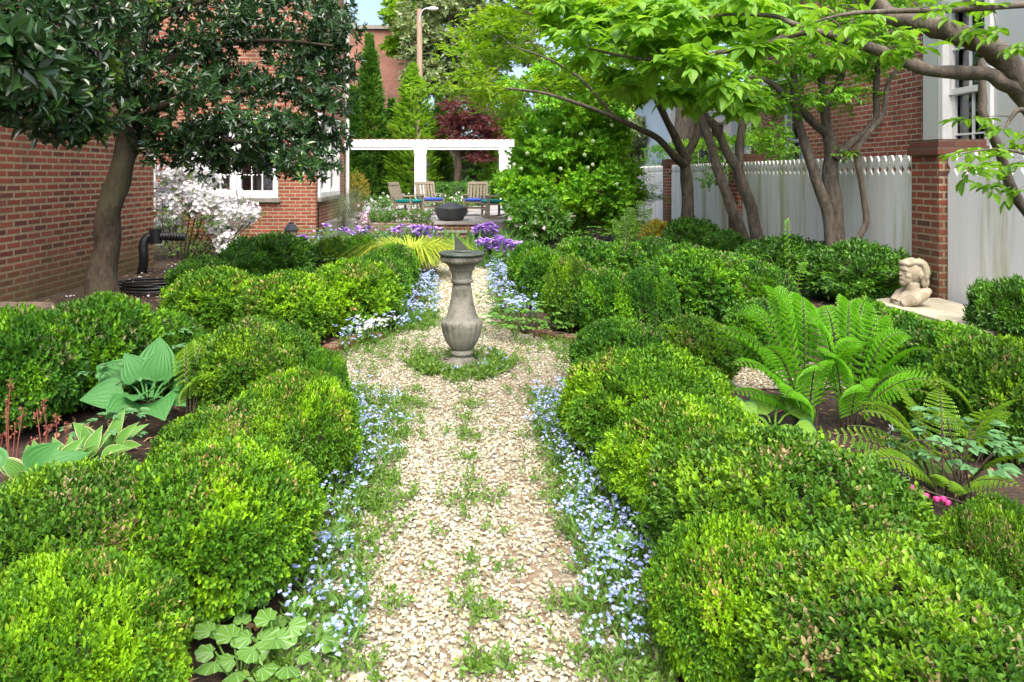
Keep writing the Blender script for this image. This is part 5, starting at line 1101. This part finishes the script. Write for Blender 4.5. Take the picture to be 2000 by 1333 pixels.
def lobed(mb, P, az, s, tilt=.2):                    # a compound leaf of three times three leaflets
    h = np.array([math.cos(az), math.sin(az), tilt]); sd = np.array([-math.sin(az), math.cos(az), 0])
    for dd, off in ((h, .55), (h*.55+sd*.85, .42), (h*.55-sd*.85, .42)):
        c0 = P+unit(dd)*s*off
        for k in (-.75, 0, .75):
            d = unit(unit(dd)+np.cross([0, 0, 1], unit(dd))*k+.1*rvec(1)[0]); leaves(mb, c0[None], d[None], np.array([[0, 0, 1.0]])+.25*rvec(1), s*.42, s*.26, OVATE)
def lobed_plant(name, loc, lab, n, s, R, hgt, mat, cat='leafy plant', group=None):
    t = thing(name, lab, cat, loc, group); mb = MB(); sm = MB(); b0 = np.array(loc)
    for i in range(n):
        a = i*2.4+RNG.uniform(-.3, .3); r = R*math.sqrt((i+.5)/n); P = b0+[r*math.cos(a), r*math.sin(a), hgt*RNG.uniform(.6, 1.05)*(1-.4*(r/R)**2)]; lobed(mb, P, a, s*RNG.uniform(.8, 1.15)); sm.tube([b0, (b0+P)/2+[0, 0, .03], P], .003, 4, caps=False)
    mb.build('foliage', M[mat], t); sm.build('stems', M['twig'], t); return t
bh = lobed_plant('bleeding_heart', (*G(1880, 985)[:2], 0), 'blue-green bleeding heart with arching row of crimson flowers', 16, .13, .16, .36, 'herbb')
mb = MB(); st = [W(1900, 985, 2.6), W(1880, 900, 2.55), W(1840, 868, 2.4), W(1790, 860, 2.3), W(1765, 872, 2.25)]; P_, R_ = smooth_path(st, [.004, .003, .003, .002, .001]); mb.tube(P_, R_, 5); mb.build('flower_stem', M['twig'], bh)
for px, py in ((1779, 955), (1789, 960), (1797, 966), (1808, 972), (1829, 978), (1842, 978), (1850, 985)):
    mb = MB(); c0 = W(px, py-2, 2.13); mb.ell(c0, (.009, .007, .010), 10, 8); mb.ell(c0+[.005, 0, .003], (.006, .006, .006), 8, 6); mb.ell(c0+[-.005, 0, .003], (.006, .006, .006), 8, 6); mb.build('flower', M['heart'], bh); 
mb = MB(); mb.tube([W(1770, 946, 2.13), W(1800, 955, 2.13), W(1830, 966, 2.13), W(1862, 976, 2.2), W(1890, 985, 2.45), W(1885, 1010, 2.65)], .002, 5); mb.build('flower_stem', M['twig'], bh)
lobed_plant('bleeding_heart', (*G(235, 815)[:2], .12), 'cut-leaved blue-green plant left of the big hosta', 10, .12, .14, .2, 'herbb')
lobed_plant('bleeding_heart', (*G(322, 775)[:2], .15), 'cut-leaved blue-green plant behind the big left hosta', 6, .12, .1, .27, 'herbb')
lobed_plant('bleeding_heart', (*G(215, 900)[:2], .05), 'cut-leaved plant below the big left hosta', 8, .11, .12, .16, 'herbb')
lobed_plant('anemone_plant', (*G(1025, 655)[:2], 0), 'green lobed-leaf plant spilling over mossy edging right of sundial', 30, .15, .30, .24, 'herb')
lobed_plant('anemone_plant', (*G(975, 610)[:2], 0), 'lobed-leaf plant behind blue flowers right of sundial shaft', 14, .12, .16, .2, 'herb')
for px, py, Y, n, R, hh, lab, mt in ((1160, 455, 10.5, 24, .5, .5, 'leafy green perennial in front of the birdbath foot', 'herb'), (1215, 520, 8.0, 14, .3, .42, 'leafy perennial among the distant right boxwoods', 'herb'), (648, 500, 8.3, 12, .3, .3, 'light leafy clump between boxwood balls at left', 'weed'), (690, 450, 11.0, 26, .5, .4, 'green perennial clump around the half buried lantern', 'herb'), (610, 450, 12.3, 22, .5, .32, 'green perennial clump at the brick house corner', 'herb'), (790, 440, 12.3, 26, .5, .36, 'green perennial clump left of the brick steps', 'herb'), (745, 440, 12.9, 20, .5, .42, 'green perennial clump in front of the stone trough', 'weed'), (1000, 540, 8.6, 14, .22, .28, 'leafy clump under the right purple irises', 'herb')):
    lobed_plant('perennial', (*W(px, py, Y)[:2], 0), lab, n, .17, R, hh, mt, 'perennial', 'leafy perennials in the far beds')

# foamflower, astilbe
t = thing('foamflower', 'foamflower with fluffy white flower spikes on mulch', 'foamflower', (*G(1750, 930)[:2], 0)); b0 = np.array(t['_o'])
mb = MB(); n = 22; a = RNG.uniform(0, 6.28, n); r = .16*RNG.random(n)**.5; P_ = b0+np.stack([r*np.cos(a), r*np.sin(a), RNG.uniform(.03, .09, n)], -1); leaves(mb, P_, np.stack([np.cos(a), np.sin(a), 0*a], -1), np.array([[0, -.2, 1.0]]).repeat(n, 0)+.3*rvec(n), .07, .07, ROUND); mb.build('leaf_clump', M['weed'], t)
for px, py in ((1740, 835), (1757, 875), (1640, 880), (1770, 905)):
    Y_ = b0[1]-.03; top_ = W(px, py, Y_); bt = W(px+3, py+55, Y_); mb = MB(); n = 70; u = RNG.random(n); d = rvec(n); P_ = bt+(top_-bt)*u[:, None]+d*(.014*(1-.6*u))[:, None]; leaves(mb, P_, d, rvec(n), .009, .009, KITE); mb.build('flower_spike', M['wflow'], t)
    mb = MB(); mb.tube([b0+(bt-b0)*[.8, 1, 0], bt, top_], .002, 4); mb.build('stem', M['twig'], t)
t = thing('astilbe_plant', 'rusty red bud stalks against the dark left boxwood', 'astilbe', (*G(55, 900)[:2], 0)); b0 = np.array(t['_o'])
for px, py in ((20, 745), (45, 800), (12, 790), (72, 800), (62, 860), (85, 785), (95, 830), (132, 828), (30, 830), (5, 850), (110, 815)):
    Y_ = b0[1]+RNG.uniform(-.15, .1); tp = W(px, py, Y_); mb = MB(); bt = np.array([tp[0]+RNG.uniform(-.04, .04), Y_, 0]); mb.tube([bt, (bt+tp)/2+rvec(1)[0]*.01, tp], [.003, .0025, .002], 5); n = 26; d = rvec(n); q = RNG.random(n)**2; leaves(mb, tp-(tp-bt)*(q*.28)[:, None]+d*.008, d, rvec(n), .014, .008, KITE); mb.build('bud_stalk', M['astil'], t)

# irises
def iris(loc, lab, nb, R, hh, fl, group='purple irises beside the path'):
    t = thing('iris_clump', lab, 'iris', loc, group); b0 = np.array(loc); mb = MB(); a = RNG.uniform(0, 6.28, nb); r = R*RNG.random(nb)**.5
    P = b0+np.stack([r*np.cos(a), r*np.sin(a), 0*a], -1); D = unit(np.stack([.35*np.cos(a), .35*np.sin(a), 1+0*a], -1)+.18*rvec(nb)); leaves(mb, P, D, rvec(nb)*[1, 1, 0], hh*RNG.uniform(.5, .95, nb), .022, BLADE); mb.build('blades', M['iris'], t)
    for px, py in fl:
        Yf_ = b0[1]+RNG.uniform(-.3, .3)*R; tp = W(px, py, Yf_); mb = MB(); mb.tube([(tp[0], Yf_, 0), tp], .004, 4, 1); A = np.array([[0, 0, 1.0]])
        sprigs(mb, tp[None].repeat(2, 0), A.repeat(2, 0)+.3*rvec(2), 4, .03, .085, .06, OVATE, mode='whorl', spread=.9); sprigs(mb, tp[None], A, 3, .02, .075, .05, OVATE, mode='whorl', spread=.35); mb.build('flower', [M['purple'], M['iris']], t)
iris((*W(965, 0, 11.2)[:2], 0), 'dense purple irises by the right end of brick steps', 90, .45, .5, [(a, b_) for a, b_ in samp([(925, 448), (965, 438), (975, 455), (965, 470), (930, 470)], 34)])
iris((*W(985, 0, 9.6)[:2], 0), 'purple irises just behind the sundial top at right', 100, .42, .45, [(a, b_) for a, b_ in samp([(930, 475), (980, 468), (1030, 485), (1010, 502), (935, 492)], 40)])
iris((*W(840, 0, 11.4)[:2], 0), 'deep purple irises just left of the sundial gnomon', 60, .36, .46, [(a, b_-9) for a, b_ in samp([(800, 455), (865, 460), (862, 482), (815, 476)], 18)])
iris((*W(800, 0, 11.8)[:2], 0), 'few purple irises above the yellow grass', 50, .36, .42, [(779, 450), (778, 458), (812, 446), (815, 454), (806, 450), (770, 454), (786, 445)])
iris((*W(685, 0, 11.4)[:2], 0), 'pale lilac irises near the half buried lantern', 60, .42, .42, [(676, 452), (680, 457), (668, 456), (722, 450), (690, 460), (700, 452), (712, 456)])
iris((*W(592, 0, 10.8)[:2], 0), 'lilac irises beside the brick house lantern', 50, .3, .36, [(585, 470), (592, 466), (598, 472), (588, 476), (580, 474), (636, 446)])
iris((*G(795, 640)[:2], 0), 'small clump of broad iris blades by white forget-me-nots', 16, .07, .26, [(765, 594)])
# yellow grass
t = thing('golden_grass', 'arching yellow-green ornamental grass behind left boxwoods', 'ornamental grass', (*W(803, 0, 8.7)[:2], 0)); b0 = np.array(t['_o']); mb = MB(); n = 950
a = RNG.uniform(0, 6.28, n); r0 = .12*RNG.random(n); L_ = RNG.uniform(.4, .85, n); h = np.stack([np.cos(a), np.sin(a), 0*a], -1); P0 = b0+h*r0[:, None]; prev = P0; k = 6; w = .0085; sd = np.stack([-np.sin(a), np.cos(a), 0*a], -1)
rows = [P0+h*(L_*s*(1 if True else 0))[:, None]*s**.4+np.array([0, 0, 1])*(.56*L_*np.sin(min(1, s*1.0)*math.pi*.78))[:, None] for s in np.linspace(0, 1, k)]
V = np.stack([np.stack([rw+sd*w*(1-.8*i/(k-1)), rw-sd*w*(1-.8*i/(k-1))], 1) for i, rw in enumerate(rows)], 1).reshape(-1, 3)
i_ = (np.arange(n)*2*k)[:, None]+2*np.arange(k-1)[None]; mb.add(V, np.stack([i_, i_+1, i_+3, i_+2], -1).reshape(-1, 4)); mb.build('blades', M['lime'], t)
# small pink azalea and white tulips far off
t = thing('pink_azalea', 'low pale pink azalea at the patio edge by potted shrub', 'azalea', (*W(722, 0, 14.6)[:2], 0)); b0 = np.array(t['_o']); n = 260; d = rvec(n); d[:, 2] = abs(d[:, 2])
mb = MB(); sprigs(mb, b0+[0, 0, .12]+d*[.32, .3, .33], d, 5, .03, .05, .04, KITE, mode='whorl'); mb.build('blossoms', M['pink'], t); mb = MB(); sprigs(mb, b0+[0, 0, .1]+d*[.34, .3, .3], d, 6, .06, .04, .02, KITE); mb.build('foliage', M['herb'], t)
for px, py, Y, n, lab in ((752, 398, 18.5, 26, 'white flowers under the conifers left of the chairs'), (873, 382, 18.5, 26, 'white flowers behind the fire pit before the hedge')):
    t = thing('white_flowers', lab, 'flowers', (*W(px, 0, Y)[:2], .286), 'white flower clumps at the patio back'); b0 = np.array(t['_o']); mb = MB(); P = b0+np.stack([RNG.normal(0, .28, n), RNG.normal(0, .2, n), RNG.uniform(.15, .45, n)], -1); sprigs(mb, P, rvec(n)+[0, 0, 1.], 5, .03, .06, .045, KITE, mode='whorl', spread=.6); mb.build('blossoms', M['wflow'], t)
    mb = MB(); n = 130; P = b0+np.stack([RNG.normal(0, .35, n), RNG.normal(0, .2, n), RNG.uniform(0, .25, n)], -1); sprigs(mb, P, rvec(n)*.4+[0, 0, 1.], 6, .15, .09, .04, KITE); mb.build('foliage', M['herb'], t)

# ------------------------------------------------------------------ blue flower carpets, weeds, litter
def carpet(name, lab, poly, n, lo, hi, mats, flow=9, leafm='herb', fl=.0062, dens=None):
    gp = [tuple(G(a, b_)[:2]) for a, b_ in poly]; P = np.array(samp_fast(gp, n)); P = np.concatenate([P, np.zeros((len(P), 1))], 1)
    if dens is not None: P = P[nz(P*[3.1, 3.1, 0], dens) > RNG.uniform(-1.2, .3, len(P))]
    n = len(P); mb = MB(); hgt = RNG.uniform(lo, hi, n); A = unit(rvec(n)*.35+[0, 0, 1.]); sprigs(mb, P, A, 7, hgt*.85, .036, .012, KITE, spread=.8)
    ft = np.array([(0, 0, 0)]+[(math.cos(a)*(.5 if i % 2 else .28), math.sin(a)*(.5 if i % 2 else .28), .05) for i, a in enumerate(np.arange(10)*math.pi/5)], float); ff = np.array([(0, i+1, (i+1) % 10+1) for i in range(10)])
    far = np.clip(P[:, 1]/4.0, 1, 1.5)
    for k in range(flow):
        keep = RNG.random(n) < .72; q = keep.sum()
        if k % 3 == 0: C = P+A*(hgt)[:, None]+rvec(n)*[.028, .028, .010]
        c0 = (C+rvec(n)*[.009, .009, .006])[keep]; s = RNG.uniform(.8, 1.25, q)*fl*2*far[keep]; leaves(mb, c0, rvec(q)*[1, 1, .3], np.array([0, -.25, 1.])+.45*rvec(q), s, s, (ft, ff), 1)
    return tag(mb.build(name, [M[leafm], M[mats]]), lab, 'flowers', kind='stuff')
def samp_fast(poly, n):
    A = np.array(poly); lo, hi = A.min(0), A.max(0); out = []
    while len(out) < n:
        p_ = RNG.uniform(lo, hi)
        if inpoly(p_, poly): out.append(p_)
    return out
carpet('forget_me_nots', 'pale blue forget-me-nots along the left side of path', [(690, 775), (770, 800), (800, 900), (720, 960), (700, 1060), (730, 1180), (690, 1333), (560, 1333), (545, 1230), (620, 1060), (655, 900), (650, 800)], 380, .05, .15, 'fmn', dens=2)
carpet('forget_me_nots', 'pale blue forget-me-nots behind the sundial at left', [(790, 660), (850, 640), (858, 580), (850, 545), (815, 545), (800, 580), (770, 620), (640, 690), (660, 715), (700, 690)], 260, .08, .2, 'fmn', fl=.0075)
carpet('white_forget_me_nots', 'white forget-me-nots at the foot of left boxwoods', [(690, 690), (780, 660), (775, 630), (700, 655)], 70, .12, .2, 'wflow', fl=.007)
carpet('forget_me_nots', 'pale blue forget-me-nots along the right side of path', [(1055, 780), (1040, 850), (1090, 940), (1110, 1040), (1140, 1150), (1140, 1333), (1370, 1333), (1300, 1180), (1240, 1060), (1210, 960), (1150, 860), (1130, 780)], 500, .05, .15, 'fmn', dens=5)
carpet('forget_me_nots', 'pale blue forget-me-nots behind the sundial at right', [(955, 600), (950, 555), (960, 530), (1000, 530), (1030, 590), (1050, 640), (1000, 650)], 260, .10, .22, 'fmn', fl=.0075)
carpet('forget_me_nots', 'pale blue haze of flowers in the far left bed', [(600, 478), (700, 470), (860, 470), (880, 490), (760, 500), (620, 505)], 150, .15, .35, 'fmn', fl=.010, dens=1)

mb = MB(); n = 15000; y = 1.4+5.0*RNG.random(n)**1.2; x = edge(LEFT, y)+(edge(RIGHT, y)-edge(LEFT, y))*RNG.random(n); e = np.minimum(x-edge(LEFT, y), edge(RIGHT, y)-x)
f = .55*nz(np.stack([x*3.2, y*2.6, 0*x], -1), 9)+.95*nz(np.stack([x*13, y*12, 0*x], -1), 4)+.9*np.exp(-e/.10)-.15; keep = f > RNG.uniform(-.05, .95, n); x, y = x[keep], y[keep]
d = rvec(len(x)); sprigs(mb, np.stack([x, y, 0*x+.014], -1), d*[1, 1, .3]+[0, 0, .6], 7, .05, .022, .0095, KITE, spread=.9)
n = 900; a = RNG.uniform(0, 6.28, n); r = .175+.17*RNG.random(n)**.9*(1+.25*np.sin(a*3)); x = c3[0]+r*np.cos(a); y = c3[1]+r*np.sin(a); keep = (nz(np.stack([x*6, y*6, 0*x], -1), 2) > RNG.uniform(-1.2, .1, n)) & ((y < c3[1]+.1) | (RNG.random(n) < .4)); x, y = x[keep], y[keep]
sprigs(mb, np.stack([x, y, 0*x+.008], -1), rvec(len(x))*[1, 1, .3]+[0, 0, .8], 8, .06, .028, .011, KITE, spread=.9)
tag(mb.build('weeds', M['weed']), 'small green weeds sprouting through the gravel', 'weeds', kind='stuff')
carpet('forget_me_nots', 'few pale blue flowers around the sundial base', [(860, 740), (990, 735), (985, 700), (955, 690), (960, 715), (930, 728), (880, 732)], 34, .03, .07, 'fmn', flow=6)

mb = MB(); n = 2600; x = RNG.uniform(-4.2, 4.3, n); y = RNG.uniform(1.5, 12, n); onp = (x > edge(LEFT, y)) & (x < edge(RIGHT, y)); keep = ~onp | (RNG.random(n) < .10); x, y = x[keep], y[keep]; n = len(x)
leaves(mb, np.stack([x, y, RNG.uniform(.008, .03, n)], -1), rvec(n)*[1, 1, .15], np.array([0, 0, 1.])+.4*rvec(n), RNG.uniform(.03, .06, n), RNG.uniform(.015, .03, n), OVATE); tag(mb.build('leaf_litter', M['litter']), 'brown fallen leaves scattered over mulch and gravel', 'dead leaves', kind='stuff')
mb = MB(); n = 160; x = RNG.uniform(-4.1, -2.6, n); y = RNG.uniform(7, 9.8, n); leaves(mb, np.stack([x, y, 0*x+.02], -1), rvec(n)*[1, 1, .1], np.array([0, 0, 1.])+.3*rvec(n), .035, .03, OVATE); tag(mb.build('fallen_petals', M['wflow']), 'white azalea petals fallen on soil by wall', 'petals', kind='stuff')

mb = MB(); n = 9000; x = RNG.uniform(-4.2, 4.3, n); y = 1.5+10*RNG.random(n)**1.4; keep = ~((x > edge(LEFT, y)-.05) & (x < edge(RIGHT, y)+.05)); x, y = x[keep], y[keep]; n = len(x)
leaves(mb, np.stack([x, y, RNG.uniform(.002, .02, n)], -1), rvec(n)*[1, 1, .2], np.array([0, 0, 1.])+.6*rvec(n), RNG.uniform(.02, .05, n), RNG.uniform(.005, .012, n), KITE); tag(mb.build('bark_mulch', M['litter']), 'brown bark mulch chips covering the planting beds', 'mulch', kind='stuff')
for o in list(bpy.data.objects):
    for k in ('_o', '_rh'):
        if k in o: del o[k]
